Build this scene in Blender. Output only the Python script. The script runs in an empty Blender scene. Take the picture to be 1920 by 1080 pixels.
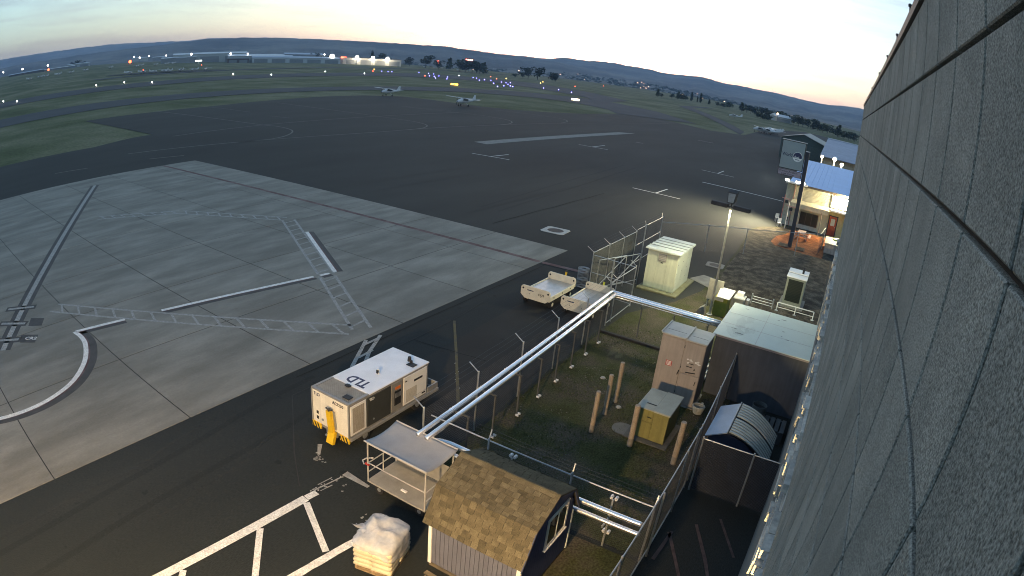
import bpy, bmesh, math, random
from mathutils import Vector, Matrix, noise
rnd = random.Random(7)
R_ = math.radians
SC = bpy.context.scene
COL = SC.collection

# ---------------------------------------------------------------- camera
# X runs along the terminal wall away from the camera, Y away from the wall, Z up.
cam_data = bpy.data.cameras.new('camera')
cam = bpy.data.objects.new('camera', cam_data)
COL.objects.link(cam)
SC.camera = cam
RIGHT = (0.5129268, -0.8525463, 0.1003540)
UP = (0.2422888, 0.2559294, 0.9358399)
BACK = (-0.8235303, -0.4557027, 0.3378355)
CM = Matrix.Identity(4)
for i in range(3):
    CM[i][0], CM[i][1], CM[i][2] = RIGHT[i], UP[i], BACK[i]
CM[2][3] = 12.0
cam.matrix_world = CM
cam_data.type = 'PANO'                                    # wide webcam lens with barrel distortion
cam_data.panorama_type = 'FISHEYE_LENS_POLYNOMIAL'
cam_data.sensor_fit = 'HORIZONTAL'
cam_data.sensor_width, cam_data.sensor_height = 36.0, 20.25
cam_data.fisheye_fov = 3.1
(cam_data.fisheye_polynomial_k0, cam_data.fisheye_polynomial_k1, cam_data.fisheye_polynomial_k2,
 cam_data.fisheye_polynomial_k3, cam_data.fisheye_polynomial_k4) = (
    0.0, -0.0454429081545672, -0.00013904058047463903, 2.3887677874395237e-05, -1.1643208633945064e-06)
cam_data.clip_start, cam_data.clip_end = 0.02, 90000

# ---------------------------------------------------------------- sky, sun, exposure
SUN_AZ, SUN_EL = 24.0, 0.6
world = bpy.data.worlds.new('World')
SC.world = world
world.use_nodes = True
def build_sky():
    nt = world.node_tree
    N, L = nt.nodes, nt.links
    N.clear()
    out = N.new('ShaderNodeOutputWorld'); bg = N.new('ShaderNodeBackground')
    L.new(bg.outputs[0], out.inputs[0])
    sky = N.new('ShaderNodeTexSky')
    sky.sky_type = 'NISHITA'; sky.sun_disc = False
    sky.sun_elevation = R_(SUN_EL); sky.sun_rotation = R_(90 - SUN_AZ)
    sky.altitude = 400; sky.air_density = 1.0; sky.dust_density = 1.7; sky.ozone_density = 2.2
    tc = N.new('ShaderNodeTexCoord')
    # thin cirrus streaks: noise stretched along the horizon
    sep = N.new('ShaderNodeSeparateXYZ'); L.new(tc.outputs['Generated'], sep.inputs[0])
    mp = N.new('ShaderNodeMapping'); mp.inputs['Scale'].default_value = (3.2, 3.2, 34.0)
    mp.inputs['Rotation'].default_value = (R_(3), R_(-5), 0)
    L.new(tc.outputs['Generated'], mp.inputs[0])
    nz = N.new('ShaderNodeTexNoise'); nz.inputs['Scale'].default_value = 1.3
    nz.inputs['Detail'].default_value = 7; nz.inputs['Roughness'].default_value = .58; nz.inputs['Distortion'].default_value = .5
    L.new(mp.outputs[0], nz.inputs['Vector'])
    rp = N.new('ShaderNodeValToRGB'); rp.color_ramp.elements[0].position = .44; rp.color_ramp.elements[1].position = .68
    L.new(nz.outputs[0], rp.inputs[0])
    # dry evening air: the blue of the sky is lifted by high thin cloud
    hs = N.new('ShaderNodeHueSaturation'); hs.inputs['Saturation'].default_value = .70; hs.inputs['Value'].default_value = 4.9
    wb = N.new('ShaderNodeMixRGB'); wb.blend_type = 'MULTIPLY'; wb.inputs['Fac'].default_value = 1; wb.inputs['Color2'].default_value = (.85, 1.0, .92, 1)   # camera white balance on the afterglow
    L.new(sky.outputs[0], wb.inputs['Color1']); L.new(wb.outputs[0], hs.inputs['Color'])
    fac = N.new('ShaderNodeMath'); fac.operation = 'MULTIPLY'; fac.inputs[1].default_value = .85
    L.new(rp.outputs[0], fac.inputs[0])
    mul = N.new('ShaderNodeMixRGB'); mul.blend_type = 'MULTIPLY'; mul.inputs['Color2'].default_value = (.80, .74, .78, 1)
    # even veil of high cloud over the whole sky, still lit after sunset
    veil = N.new('ShaderNodeMixRGB'); veil.blend_type = 'ADD'; veil.inputs['Fac'].default_value = 1
    veil.inputs['Color2'].default_value = (.20, .52, .88, 1)
    L.new(hs.outputs[0], veil.inputs['Color1'])
    L.new(fac.outputs[0], mul.inputs['Fac']); L.new(veil.outputs[0], mul.inputs['Color1'])
    L.new(mul.outputs[0], bg.inputs['Color'])
    bg.inputs['Strength'].default_value = .15
build_sky()
sd = bpy.data.lights.new('sun', 'SUN')
sd.energy = 0.5; sd.angle = R_(0.6); sd.color = (1.0, .72, .48)
sun = bpy.data.objects.new('sun', sd)
COL.objects.link(sun)
sun.rotation_euler = Vector((math.cos(R_(SUN_AZ)) * math.cos(R_(SUN_EL + .6)), math.sin(R_(SUN_AZ)) * math.cos(R_(SUN_EL + .6)), math.sin(R_(SUN_EL + .6)))).to_track_quat('Z', 'Y').to_euler()
sun.location = (0, 0, 60)

vs = SC.view_settings
vs.view_transform = 'Standard'; vs.look = 'None'; vs.gamma = 1.0; vs.use_curve_mapping = False
vs.exposure = 0.62
SC.render.engine = 'CYCLES'
SC.cycles.use_denoising = True
SC.cycles.filter_width = 1.0
SC.cycles.max_bounces = 6; SC.cycles.diffuse_bounces = 3; SC.cycles.glossy_bounces = 3; SC.cycles.transparent_max_bounces = 12
SC.cycles.volume_bounces = 1

# ---------------------------------------------------------------- helpers
def hexlin(h):
    v = [int(h[i:i + 2], 16) / 255 for i in (0, 2, 4)]
    return tuple(c / 12.92 if c <= .04045 else ((c + .055) / 1.055) ** 2.4 for c in v)

_M = {}
def mat(name, col, rough=.75, metal=0.0, var=.18, scale=3.0, bump=0.0, bscale=60.0, col2=None, mix=(.42, .62), randv=0.0, emit=0.0, spec=.4, alpha=1.0, stretch=None, fine=.1, worldco=False, trans=0.0, streak=0.0):
    if name in _M: return _M[name]
    m = bpy.data.materials.new(name); m.use_nodes = True
    nt = m.node_tree; N, L = nt.nodes, nt.links
    b = N['Principled BSDF']
    b.inputs['Roughness'].default_value = rough; b.inputs['Metallic'].default_value = metal
    b.inputs['Specular IOR Level'].default_value = spec
    if alpha < 1: b.inputs['Alpha'].default_value = alpha
    if trans: b.inputs['Transmission Weight'].default_value = trans
    tc = N.new('ShaderNodeTexCoord'); src = tc.outputs['Object']
    if worldco:
        g = N.new('ShaderNodeNewGeometry'); src = g.outputs['Position']
    if stretch:
        mp = N.new('ShaderNodeMapping'); mp.inputs['Scale'].default_value = stretch; L.new(src, mp.inputs[0]); src = mp.outputs[0]
    oi = N.new('ShaderNodeObjectInfo')
    if not worldco:
        ad = N.new('ShaderNodeVectorMath'); ad.operation = 'ADD'
        sc_ = N.new('ShaderNodeVectorMath'); sc_.operation = 'SCALE'; sc_.inputs['Scale'].default_value = 37.0
        cmb = N.new('ShaderNodeCombineXYZ')
        for k in range(3): L.new(oi.outputs['Random'], cmb.inputs[k])
        L.new(cmb.outputs[0], sc_.inputs[0]); L.new(src, ad.inputs[0]); L.new(sc_.outputs[0], ad.inputs[1]); src = ad.outputs[0]
    n1 = N.new('ShaderNodeTexNoise'); n1.inputs['Scale'].default_value = scale; n1.inputs['Detail'].default_value = 6; n1.inputs['Roughness'].default_value = .6
    L.new(src, n1.inputs['Vector'])
    n2 = N.new('ShaderNodeTexNoise'); n2.inputs['Scale'].default_value = bscale; n2.inputs['Detail'].default_value = 3
    L.new(src, n2.inputs['Vector'])
    c1 = N.new('ShaderNodeMixRGB'); c1.inputs['Color1'].default_value = (*col, 1); c1.inputs['Color2'].default_value = (*(col2 or col), 1)
    rp = N.new('ShaderNodeMapRange'); rp.inputs['From Min'].default_value = mix[0]; rp.inputs['From Max'].default_value = mix[1]
    L.new(n1.outputs[0], rp.inputs['Value']); L.new(rp.outputs[0], c1.inputs['Fac'])
    def vmul(colsock, valsock, amount, lo=.3, hi=.7):
        mr = N.new('ShaderNodeMapRange'); mr.inputs['From Min'].default_value = lo; mr.inputs['From Max'].default_value = hi
        mr.inputs['To Min'].default_value = 1 - amount; mr.inputs['To Max'].default_value = 1 + amount
        L.new(valsock, mr.inputs['Value'])
        vm = N.new('ShaderNodeVectorMath'); vm.operation = 'SCALE'
        L.new(colsock, vm.inputs[0]); L.new(mr.outputs[0], vm.inputs['Scale']); return vm.outputs[0]
    c = vmul(c1.outputs[0], n1.outputs[0], var)
    if fine: c = vmul(c, n2.outputs[0], fine)
    if streak:
        ms = N.new('ShaderNodeMapping'); ms.inputs['Scale'].default_value = (7, 7, .5); L.new(src, ms.inputs[0])
        n3 = N.new('ShaderNodeTexNoise'); n3.inputs['Scale'].default_value = 1.0; n3.inputs['Detail'].default_value = 4; L.new(ms.outputs[0], n3.inputs['Vector']); c = vmul(c, n3.outputs[0], streak)
    if randv: c = vmul(c, oi.outputs['Random'], randv, 0, 1)
    L.new(c, b.inputs['Base Color'])
    if bump:
        bp = N.new('ShaderNodeBump'); bp.inputs['Strength'].default_value = bump; bp.inputs['Distance'].default_value = .02
        L.new(n2.outputs[0], bp.inputs['Height']); L.new(bp.outputs[0], b.inputs['Normal'])
    if emit:
        b.inputs['Emission Color'].default_value = (*col, 1); b.inputs['Emission Strength'].default_value = emit
    _M[name] = m
    return m

def glow(name, col, strength):
    if name in _M: return _M[name]
    m = bpy.data.materials.new(name); m.use_nodes = True
    b = m.node_tree.nodes['Principled BSDF']
    b.inputs['Base Color'].default_value = (*[min(1, c) * .6 for c in col], 1)
    b.inputs['Emission Color'].default_value = (*col, 1); b.inputs['Emission Strength'].default_value = strength
    _M[name] = m
    return m

class MB:
    """collects shapes into one mesh; o = origin subtracted from every point"""
    def __init__(s, o=(0, 0, 0)):
        s.v, s.f, s.o = [], [], Vector(o.location if hasattr(o, 'location') else o)
    def add(s, vs_, fs):
        k = len(s.v)
        s.v += [tuple(Vector(p) - s.o) for p in vs_]; s.f += [tuple(i + k for i in f) for f in fs]
        return s
    def box(s, lo, hi):
        (a, b, c), (d, e, f) = lo, hi
        return s.add([(a, b, c), (d, b, c), (d, e, c), (a, e, c), (a, b, f), (d, b, f), (d, e, f), (a, e, f)],
                     [(0, 3, 2, 1), (4, 5, 6, 7), (0, 1, 5, 4), (1, 2, 6, 5), (2, 3, 7, 6), (3, 0, 4, 7)])
    def hexa(s, bot, top):
        return s.add(list(bot) + list(top), [(3, 2, 1, 0), (4, 5, 6, 7), (0, 1, 5, 4), (1, 2, 6, 5), (2, 3, 7, 6), (3, 0, 4, 7)])
    def cbox(s, lo, hi, ch=.01):
        # box with chamfered edges all round
        c = [(lo[i] + hi[i]) / 2 for i in range(3)]; h = [(hi[i] - lo[i]) / 2 for i in range(3)]
        bm = bmesh.new(); bmesh.ops.create_cube(bm, size=2)
        for v in bm.verts: v.co = Vector([c[i] + v.co[i] * h[i] for i in range(3)])
        bmesh.ops.bevel(bm, geom=bm.edges[:], offset=min(ch, min(h) * .9), segments=1, affect='EDGES')
        bm.verts.index_update()
        s.add([v.co.copy() for v in bm.verts], [[v.index for v in f.verts] for f in bm.faces]); bm.free()
        return s
    def bar(s, p0, p1, w, h=None, up=(0, 0, 1)):
        p0, p1 = Vector(p0), Vector(p1); d = (p1 - p0).normalized(); h = h or w
        u = Vector(up)
        if abs(d.dot(u)) > .98: u = Vector((1, 0, 0))
        a = d.cross(u).normalized() * (w / 2); b = a.cross(d).normalized() * (h / 2)
        return s.hexa([p0 - a - b, p0 + a - b, p0 + a + b, p0 - a + b], [p1 - a - b, p1 + a - b, p1 + a + b, p1 - a + b])
    def cyl(s, p0, p1, r, r2=None, n=10, cap=True):
        p0, p1 = Vector(p0), Vector(p1); d = (p1 - p0).normalized(); r2 = r if r2 is None else r2
        u = Vector((0, 0, 1)) if abs(d.z) < .9 else Vector((1, 0, 0))
        a = d.cross(u).normalized(); b = d.cross(a)
        vs_, fs = [], []
        for i in range(n):
            t = 2 * math.pi * i / n; q = a * math.cos(t) + b * math.sin(t)
            vs_ += [p0 + q * r, p1 + q * r2]
        for i in range(n):
            j = (i + 1) % n; fs.append((2 * i, 2 * i + 1, 2 * j + 1, 2 * j))
        if cap: fs += [tuple(2 * i for i in range(n)), tuple(2 * i + 1 for i in reversed(range(n)))]
        return s.add(vs_, fs)
    def tube(s, pts, r, n=8):
        pts = [Vector(p) for p in pts]; rings = []
        for i, p in enumerate(pts):
            d = (pts[min(i + 1, len(pts) - 1)] - pts[max(i - 1, 0)]).normalized()
            u = Vector((0, 0, 1)) if abs(d.z) < .95 else Vector((1, 0, 0))
            a = d.cross(u).normalized(); b = d.cross(a)
            rings.append([p + (a * math.cos(2 * math.pi * k / n) + b * math.sin(2 * math.pi * k / n)) * r for k in range(n)])
        vs_ = [q for g in rings for q in g]; fs = []
        for i in range(len(pts) - 1):
            for k in range(n):
                j = (k + 1) % n; fs.append((i * n + k, i * n + j, (i + 1) * n + j, (i + 1) * n + k))
        fs += [tuple(reversed(range(n))), tuple((len(pts) - 1) * n + k for k in range(n))]
        return s.add(vs_, fs)
    def wire(s, p0, p1, r):                                   # three-sided thin wire
        return s.cyl(p0, p1, r, n=3, cap=False)
    def quad(s, a, b, c, d): return s.add([a, b, c, d], [(0, 1, 2, 3)])
    def poly(s, pts): return s.add(pts, [tuple(range(len(pts)))])
    def prism(s, pts, d):                                     # closed outline pushed along vector d
        d = Vector(d); n = len(pts); a = [Vector(p) for p in pts]
        return s.add(a + [p + d for p in a], [tuple(reversed(range(n))), tuple(range(n, 2 * n))] + [(i, (i + 1) % n, n + (i + 1) % n, n + i) for i in range(n)])
    def sphere(s, c, r, n=8, sq=(1, 1, 1)):
        c = Vector(c); vs_ = [c + Vector((0, 0, r * sq[2]))]; m = n // 2
        for i in range(1, m):
            for k in range(n):
                t, q = math.pi * i / m, 2 * math.pi * k / n
                vs_.append(c + Vector((r * sq[0] * math.sin(t) * math.cos(q), r * sq[1] * math.sin(t) * math.sin(q), r * sq[2] * math.cos(t))))
        vs_.append(c - Vector((0, 0, r * sq[2]))); fs = []
        for k in range(n):
            j = (k + 1) % n
            fs.append((0, 1 + k, 1 + j)); e = len(vs_) - 1; o = 1 + (m - 2) * n
            fs.append((e, o + j, o + k))
            for i in range(m - 2): fs.append((1 + i * n + k, 1 + (i + 1) * n + k, 1 + (i + 1) * n + j, 1 + i * n + j))
        return s.add(vs_, fs)
    def mesh(s, name, m, smooth=False, fix=True):
        me = bpy.data.meshes.new(name); me.from_pydata(s.v, [], s.f); me.update()
        if fix:
            bm = bmesh.new(); bm.from_mesh(me); bmesh.ops.recalc_face_normals(bm, faces=bm.faces[:]); bm.to_mesh(me); bm.free()
        if smooth:
            for p in me.polygons: p.use_smooth = True
        me.materials.append(m)
        return me
    def build(s, name, m, parent=None, smooth=False, kind=None, fix=True):
        return link(name, s.mesh(name, m, smooth, fix), parent, kind)

def link(name, me, parent=None, kind=None):
    o = bpy.data.objects.new(name, me); COL.objects.link(o)
    if parent: o.parent = parent
    if kind: o['kind'] = kind
    return o
def tag(o, label=None, cat=None, group=None, kind=None):
    if label: o['label'] = label
    if cat: o['category'] = cat
    if group: o['group'] = group
    if kind: o['kind'] = kind
    return o
def thing(name, label, cat, loc=(0, 0, 0), rz=0.0, group=None):
    o = bpy.data.objects.new(name, None); COL.objects.link(o)
    o.empty_display_size = .3; o.location = loc; o.rotation_euler = (0, 0, rz)
    return tag(o, label, cat, group)
def copy_tree(o, parent=None):
    c = o.copy(); COL.objects.link(c)
    if parent: c.parent = parent
    for ch in list(o.children): copy_tree(ch, c)
    return c
def lettering(name, txt, size, origin, right, up, m, parent, wscale=1.0, depth=.004, bold=0.0):
    """flat raised letters starting at origin (world), lying along right/up"""
    cu = bpy.data.curves.new(name, 'FONT'); cu.body = txt; cu.size = size; cu.extrude = depth / 2; cu.offset = bold
    cu.resolution_u = 2
    tmp = bpy.data.objects.new(name + '_tmp', cu); COL.objects.link(tmp)
    me = bpy.data.meshes.new_from_object(tmp.evaluated_get(bpy.context.evaluated_depsgraph_get()))
    bpy.data.objects.remove(tmp); bpy.data.curves.remove(cu)
    r, u = Vector(right).normalized(), Vector(up).normalized(); n = r.cross(u); o = Vector(origin) - root_loc(parent)
    for v in me.vertices: v.co = o + r * v.co.x * wscale + u * v.co.y + n * v.co.z
    me.materials.clear(); me.materials.append(m)
    return link(name, me, parent)
def root_loc(o):
    while o.parent: o = o.parent
    return Vector(o.location)
def sst(a, b, x):
    t = min(1, max(0, (x - a) / (b - a))); return t * t * (3 - 2 * t)
def ground_z(x, y):
    r = math.hypot(x, y); az = math.degrees(math.atan2(y, x)); k = .011 + .012 * sst(52, 82, az)
    s = min(max(0, r - 150), 1250); return k * s * s / (s + 60)
ORD = ['first', 'second', 'third', 'fourth', 'fifth', 'sixth', 'seventh', 'eighth', 'ninth', 'tenth', 'eleventh', 'twelfth', 'thirteenth', 'fourteenth', 'fifteenth', 'sixteenth', 'seventeenth', 'eighteenth', 'nineteenth', 'twentieth',
       'twenty-first', 'twenty-second', 'twenty-third', 'twenty-fourth', 'twenty-fifth', 'twenty-sixth', 'twenty-seventh', 'twenty-eighth', 'twenty-ninth', 'thirtieth']

# ---------------------------------------------------------------- materials
GALV = mat('galvanised_steel', (.42, .44, .46), .45, .7, var=.15, scale=8)
DARKST = mat('dark_steel', (.05, .052, .058), .8, 0, spec=.2)
WHITE = mat('white_paint', (.78, .77, .74), .5, var=.06, scale=2, fine=.03)
CREAM = mat('cream_paint', (.70, .66, .50), .5, var=.07, scale=2, fine=.03)
BLACK = mat('black_rubber', (.02, .02, .022), .8)
NAVYT = mat('navy_lettering', (.03, .035, .09), .5, var=.05)
INK = mat('dark_lettering', (.02, .02, .022), .6, var=.05)
YELLOW = mat('yellow_paint', (.75, .48, .02), .5, var=.12, scale=6)
RED = mat('red_paint', (.42, .04, .03), .5, var=.1)
# ---------------------------------------------------------------- ground, pavements, markings
GRASS = mat('airfield_grass', (0.0900, 0.1080, 0.0475), .95, var=.35, scale=.035, bump=.6, bscale=1.6, col2=(0.1332, 0.1296, 0.0778), mix=(.40, .62), fine=.28, worldco=True, spec=.1)
LAWN = mat('compound_grass', (0.0576, 0.0634, 0.0245), .95, var=.4, scale=.55, bump=.9, bscale=16, col2=(0.0612, 0.0533, 0.0374), mix=(.42, .58), fine=.45, worldco=True, spec=.1)
BED = mat('dry_mulch', (0.0480, 0.0424, 0.0336), .95, var=.45, scale=1.3, bump=.6, bscale=13, col2=(0.0920, 0.0800, 0.0600), fine=.5, worldco=True, spec=.1)
LAVA = mat('red_lava_rock', (0.2210, 0.0723, 0.0298), .95, var=.35, scale=1.2, bump=.9, bscale=12, col2=(0.2890, 0.1105, 0.0425), fine=.5, worldco=True, spec=.1)
ASPH = mat('asphalt', (.0172, .0210, .0203), .88, var=.22, scale=.09, bump=.25, bscale=30, col2=(.0250, .0280, .0262), mix=(.35, .65), fine=.30, worldco=True, stretch=(.35, 1, 1), spec=.25)
ASPH2 = mat('runway_asphalt', (0.0540, 0.0576, 0.0619), .9, var=.15, scale=.05, fine=.05, worldco=True, spec=.2)
ASPHP = mat('asphalt_patch', (0.0281, 0.0266, 0.0238), .88, var=.2, scale=.25, fine=.15, bscale=30, worldco=True, spec=.25)
CONC = mat('apron_concrete', (0.1836, 0.1742, 0.1476), .85, var=.15, scale=.42, bump=.2, bscale=22, col2=(0.2304, 0.2196, 0.1886), mix=(.40, .66), fine=.10, randv=.05, worldco=True, stretch=(.45, 1.5, 1), spec=.25)
CONC2 = mat('pad_concrete', (0.2100, 0.2030, 0.1820), .9, var=.2, scale=1.5, bump=.3, bscale=30, fine=.15)
JOINT = mat('joint_sealant', (.03, .03, .03), .9)
LINEW = mat('worn_white_paint', (.78, .76, .72), .8, var=.15, scale=3, col2=(.56, .54, .50), bscale=24, fine=.3, worldco=True)
LINEF = mat('faded_taxi_paint', (0.1872, 0.1800, 0.1548), .85, var=.3, scale=1.2, col2=(0.0936, 0.0900, 0.0792), bscale=9, fine=.3, worldco=True)
LINEG = mat('ghost_paint', (0.33, 0.322, 0.30), .85, var=.2, scale=2.5, col2=(0.235, 0.232, 0.22), bscale=9, fine=.3, worldco=True)
LINEK = mat('black_border_paint', (0.0612, 0.0590, 0.0576), .85, var=.25, scale=1.5, fine=.2, worldco=True)
LINER = mat('faded_red_paint', (0.0972, 0.0432, 0.0418), .85, var=.25, scale=1.0, col2=(0.1368, 0.0864, 0.0828), fine=.25, worldco=True)
LINEY = mat('yellow_line_paint', (0.1400, 0.1085, 0.0420), .85, var=.4, scale=2, col2=(0.0560, 0.0490, 0.0350), fine=.4, worldco=True)
LINEC = mat('crumbling_paint', (0.3000, 0.2888, 0.2625), .85, var=.4, scale=3, fine=.4, worldco=True)

def make_ground():
    rings = [0, 15, 40, 70, 100, 130, 150] + [150 + 8 * i for i in range(1, 26)] + [350 + 25 * i for i in range(1, 27)] + [1000 + 100 * i for i in range(1, 21)]
    na = 180; b = MB()
    vs_ = [(0, 0, -.06)]; fs = []
    for r in rings[1:]:
        for k in range(na):
            a = 2 * math.pi * k / na; x, y = r * math.cos(a), r * math.sin(a)
            z = ground_z(x, y) - .06
            if r > 1100: z -= (r - 1100) * .012
            vs_.append((x, y, z))
    for k in range(na): fs.append((0, 1 + k, 1 + (k + 1) % na))
    for i in range(len(rings) - 2):
        for k in range(na):
            j = (k + 1) % na
            fs.append((1 + i * na + k, 1 + (i + 1) * na + k, 1 + (i + 1) * na + j, 1 + i * na + j))
    b.add(vs_, fs)
    return b.build('grass_field', GRASS, kind='structure', smooth=True)
ground = make_ground()

def sheet(name, pts, off, m, parent=None, cell=25.0, kind=None):
    bm = bmesh.new()
    f = bm.faces.new([bm.verts.new((x, y, 0)) for x, y in pts]); f.normal_update(); bmesh.ops.triangulate(bm, faces=[f], ngon_method='EAR_CLIP')
    if max(math.hypot(x, y) for x, y in pts) > 140:
        for ax in (0, 1):
            lo, hi = min(p[ax] for p in pts), max(p[ax] for p in pts); t = math.floor(lo / cell) * cell + cell
            while t < hi:
                co = [0, 0, 0]; co[ax] = t; no = [0, 0, 0]; no[ax] = 1
                bmesh.ops.bisect_plane(bm, geom=bm.verts[:] + bm.edges[:] + bm.faces[:], plane_co=co, plane_no=no); t += cell
    for v in bm.verts:
        r = math.hypot(v.co.x, v.co.y)
        v.co.z = ground_z(v.co.x, v.co.y) + off * (1 + max(0, r - 100) * .02)
    bmesh.ops.recalc_face_normals(bm, faces=bm.faces[:])
    if sum(f.normal.z for f in bm.faces) < 0: bmesh.ops.reverse_faces(bm, faces=bm.faces[:])
    me = bpy.data.meshes.new(name); bm.to_mesh(me); bm.free(); me.materials.append(m)
    return link(name, me, parent, kind)

def ribbon(name, pts, w, off, m, parent, closed=False, ragged=0.0):
    P = [Vector((x, y, 0)) for x, y in pts]
    if len(P) > 3:                                            # smooth longer polylines
        Q = []
        for i in range(len(P) - 1):
            p0, p1, p2, p3 = P[max(i - 1, 0)], P[i], P[i + 1], P[min(i + 2, len(P) - 1)]
            for k in range(4):
                t = k / 4
                Q.append(.5 * ((2 * p1) + (-p0 + p2) * t + (2 * p0 - 5 * p1 + 4 * p2 - p3) * t * t + (-p0 + 3 * p1 - 3 * p2 + p3) * t ** 3))
        P = Q + [P[-1]]
    else:
        Q = []
        for i in range(len(P) - 1):
            n = max(1, int((P[i + 1] - P[i]).length / (1.0 if ragged else 15)))
            Q += [P[i].lerp(P[i + 1], k / n) for k in range(n)]
        P = Q + [P[-1]]
    b = MB(); vs_, fs = [], []
    for i, p in enumerate(P):
        d = (P[min(i + 1, len(P) - 1)] - P[max(i - 1, 0)]).normalized(); n = Vector((-d.y, d.x, 0)) * w / 2
        for s in (1, -1):
            q = p + n * s * (1 + rnd.uniform(-ragged, ragged)); r = math.hypot(q.x, q.y)
            vs_.append((q.x, q.y, ground_z(q.x, q.y) + off * (1 + max(0, r - 100) * .02)))
        if i: fs.append((2 * i - 2, 2 * i - 1, 2 * i + 1, 2 * i))
    b.add(vs_, fs)
    return b.build(name, m, parent)

apron = sheet('asphalt_apron', [(-70, -30), (-70, 92), (35, 92), (44, 96), (48, 96.5), (51, 141), (70, 140), (88, 140), (109, 145), (135, 150), (154, 150), (167, 143), (166, 125), (165, 109), (169, 100), (180, 93), (197, 89), (229, 88),
              (240, 73), (226, 51), (238, 40), (330, 44), (420, 30), (420, -60), (120, -60), (60, -30)], .0, ASPH, kind='structure')
taxiway = sheet('taxiway', [(-40, 168), (33, 169), (56, 170), (89, 172), (132, 173), (167, 173), (197, 171), (233, 162), (258, 140), (262, 122), (247, 100), (229, 89), (241, 74), (252, 62), (300, 95), (330, 140), (300, 172), (254, 189), (215, 192), (181, 193), (145, 194), (99, 195), (64, 197), (39, 198), (-40, 198)], .012, ASPH2, kind='structure')
runway = sheet('runway', [(-60, 255), (52, 258), (87, 258), (127, 262), (188, 276), (271, 288), (330, 291), (372, 280), (388, 255), (378, 209), (346, 160), (310, 128), (380, 140), (446, 200), (492, 270), (476, 318), (440, 352), (316, 334), (217, 318), (149, 300), (101, 296), (63, 296), (-60, 296)], .012, ASPH2, kind='structure')
road = sheet('airfield_road', [(236, 41), (300, 64), (380, 96), (450, 128), (548, 130), (548, 122), (455, 118), (385, 88), (300, 56), (262, 44)], .014, ASPH2, kind='structure')
road2 = sheet('far_airfield_road', [(150, 385), (230, 400), (420, 445), (610, 470), (760, 440), (762, 452), (610, 486), (420, 460), (228, 414), (148, 400)], .014, ASPH2, kind='structure')

# grass island beside the taxiway and the planted strip along the terminal
lawn = sheet('compound_lawn', [(13.1, 2.3), (13.1, 9.45), (27.9, 9.7), (30.5, 9.6), (34.6, 8.0), (38, 7.2), (45.3, 7.3), (51.5, 7.4), (58.8, 7.9), (62.5, 8.0), (64.5, 7.5), (66.5, 6.1), (68.6, 5.2), (69.4, 4.9), (69.4, -.5), (38, -.5), (29.2, -.5), (29.2, 2.3)], .006, LAWN, kind='structure')
lawn2 = sheet('shed_yard_grass', [(8.8, 2.35), (12.9, 2.35), (12.9, 8.0), (12.4, 7.9), (12.4, 4.6), (9.6, 4.2)], .006, LAWN, kind='structure')
bed = sheet('mulch_bed', [(36, -.5), (36, 4.4), (39, 6.6), (45.3, 7.1), (51.5, 7.2), (58.8, 7.7), (62.3, 7.8), (64.2, 7.3), (66.3, 5.9), (68.4, 5.0), (69.3, 4.7), (69.3, -.5)], .0095, BED, kind='structure')
lava = sheet('lava_rock_bed', [(56.6, .3), (56.8, 3.0), (57.2, 4.9), (58.6, 5.5), (61.8, 5.3), (64, 4.6), (67.2, 4.3), (67.4, .2)], .013, LAVA, kind='structure')

# ---- concrete parking apron: single slabs
concrete = sheet('concrete_apron', [(-26.6, 17.35), (38.95, 17.35), (38.95, 66.1), (-26.6, 66.1)], .003, JOINT, kind='structure')
def make_slab():
    b = MB(); w, h, g, t = 5.95, 6.09, .022, .009
    b.hexa([(g - w / 2, g - h / 2, 0), (w / 2 - g, g - h / 2, 0), (w / 2 - g, h / 2 - g, 0), (g - w / 2, h / 2 - g, 0)],
           [(g - w / 2 + .012, g - h / 2 + .012, t), (w / 2 - g - .012, g - h / 2 + .012, t), (w / 2 - g - .012, h / 2 - g - .012, t), (g - w / 2 + .012, h / 2 - g - .012, t)])
    return b.mesh('slab', CONC)
slab_me = make_slab()
for i in range(11):
    for j in range(8):
        o = link('slab', slab_me, concrete); o.location = (38.95 - 5.95 * (i + .5), 17.35 + 6.09 * (j + .5), .0035 + rnd.uniform(-.0008, .0008))

# ---- painted markings on the asphalt
GP = {
'taxi_line':[[(35.45,79.14),(52.44,75.79),(61.34,74.45),(77.52,72.9),(92.96,73.3),(112.91,73.0),(150.62,71.6),(221.89,65.14)],[(49.09,90.57),(66.16,92.3),(89.63,93.6),(117.97,95.3),(135.29,96.46)],
 [(71.28,141.04),(69.2,96.63),(69.71,89.44),(68.51,83.96),(66.15,80.34),(61.61,76.77),(57.07,75.36),(52.44,75.79)],
 [(106.48,136.3),(103.2,108.45),(101.4,88.89),(100.8,82.86),(97.93,77.34),(92.71,74.07),(87.03,72.9)],
 [(131,112.5),(134.5,94.69),(135.36,87.55),(133.33,80.35),(128.12,75.67),(121.07,73.26),(112.35,72.95)],[(158,100),(160.8,92),(162.2,85.04),(161.66,79.24),(156.04,74.61),(146.85,72.1)]],
'tie_down_line':[[(86.36,166),(85.08,130.37),(83.61,116.82)],[(81.17,106.49),(81.67,99.36)],[(118.22,127.44),(119.35,119.2)],[(132.45,112.58),(136.87,100.11)]],
'parking_mark':[[(73.04,49.17),(73.24,43.08)],[(73.3,46.09),(77.77,45.95)],[(105.47,47.6),(105.46,41.68)],[(105.6,44.8),(111.69,44.9)],[(70.5,24.04),(69.9,17.84)],[(70.3,21.01),(75.05,20.97)],[(102.8,23.4),(102.3,17.62)],[(102.6,20.5),(108.07,20.6)],[(169.8,41.1),(169.95,36.51)],[(129.71,45.03),(130.24,43.47)]],
}
for p in GP['taxi_line']: ribbon('taxi_line', p, .26, .006 + .012, LINEF, apron)
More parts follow.
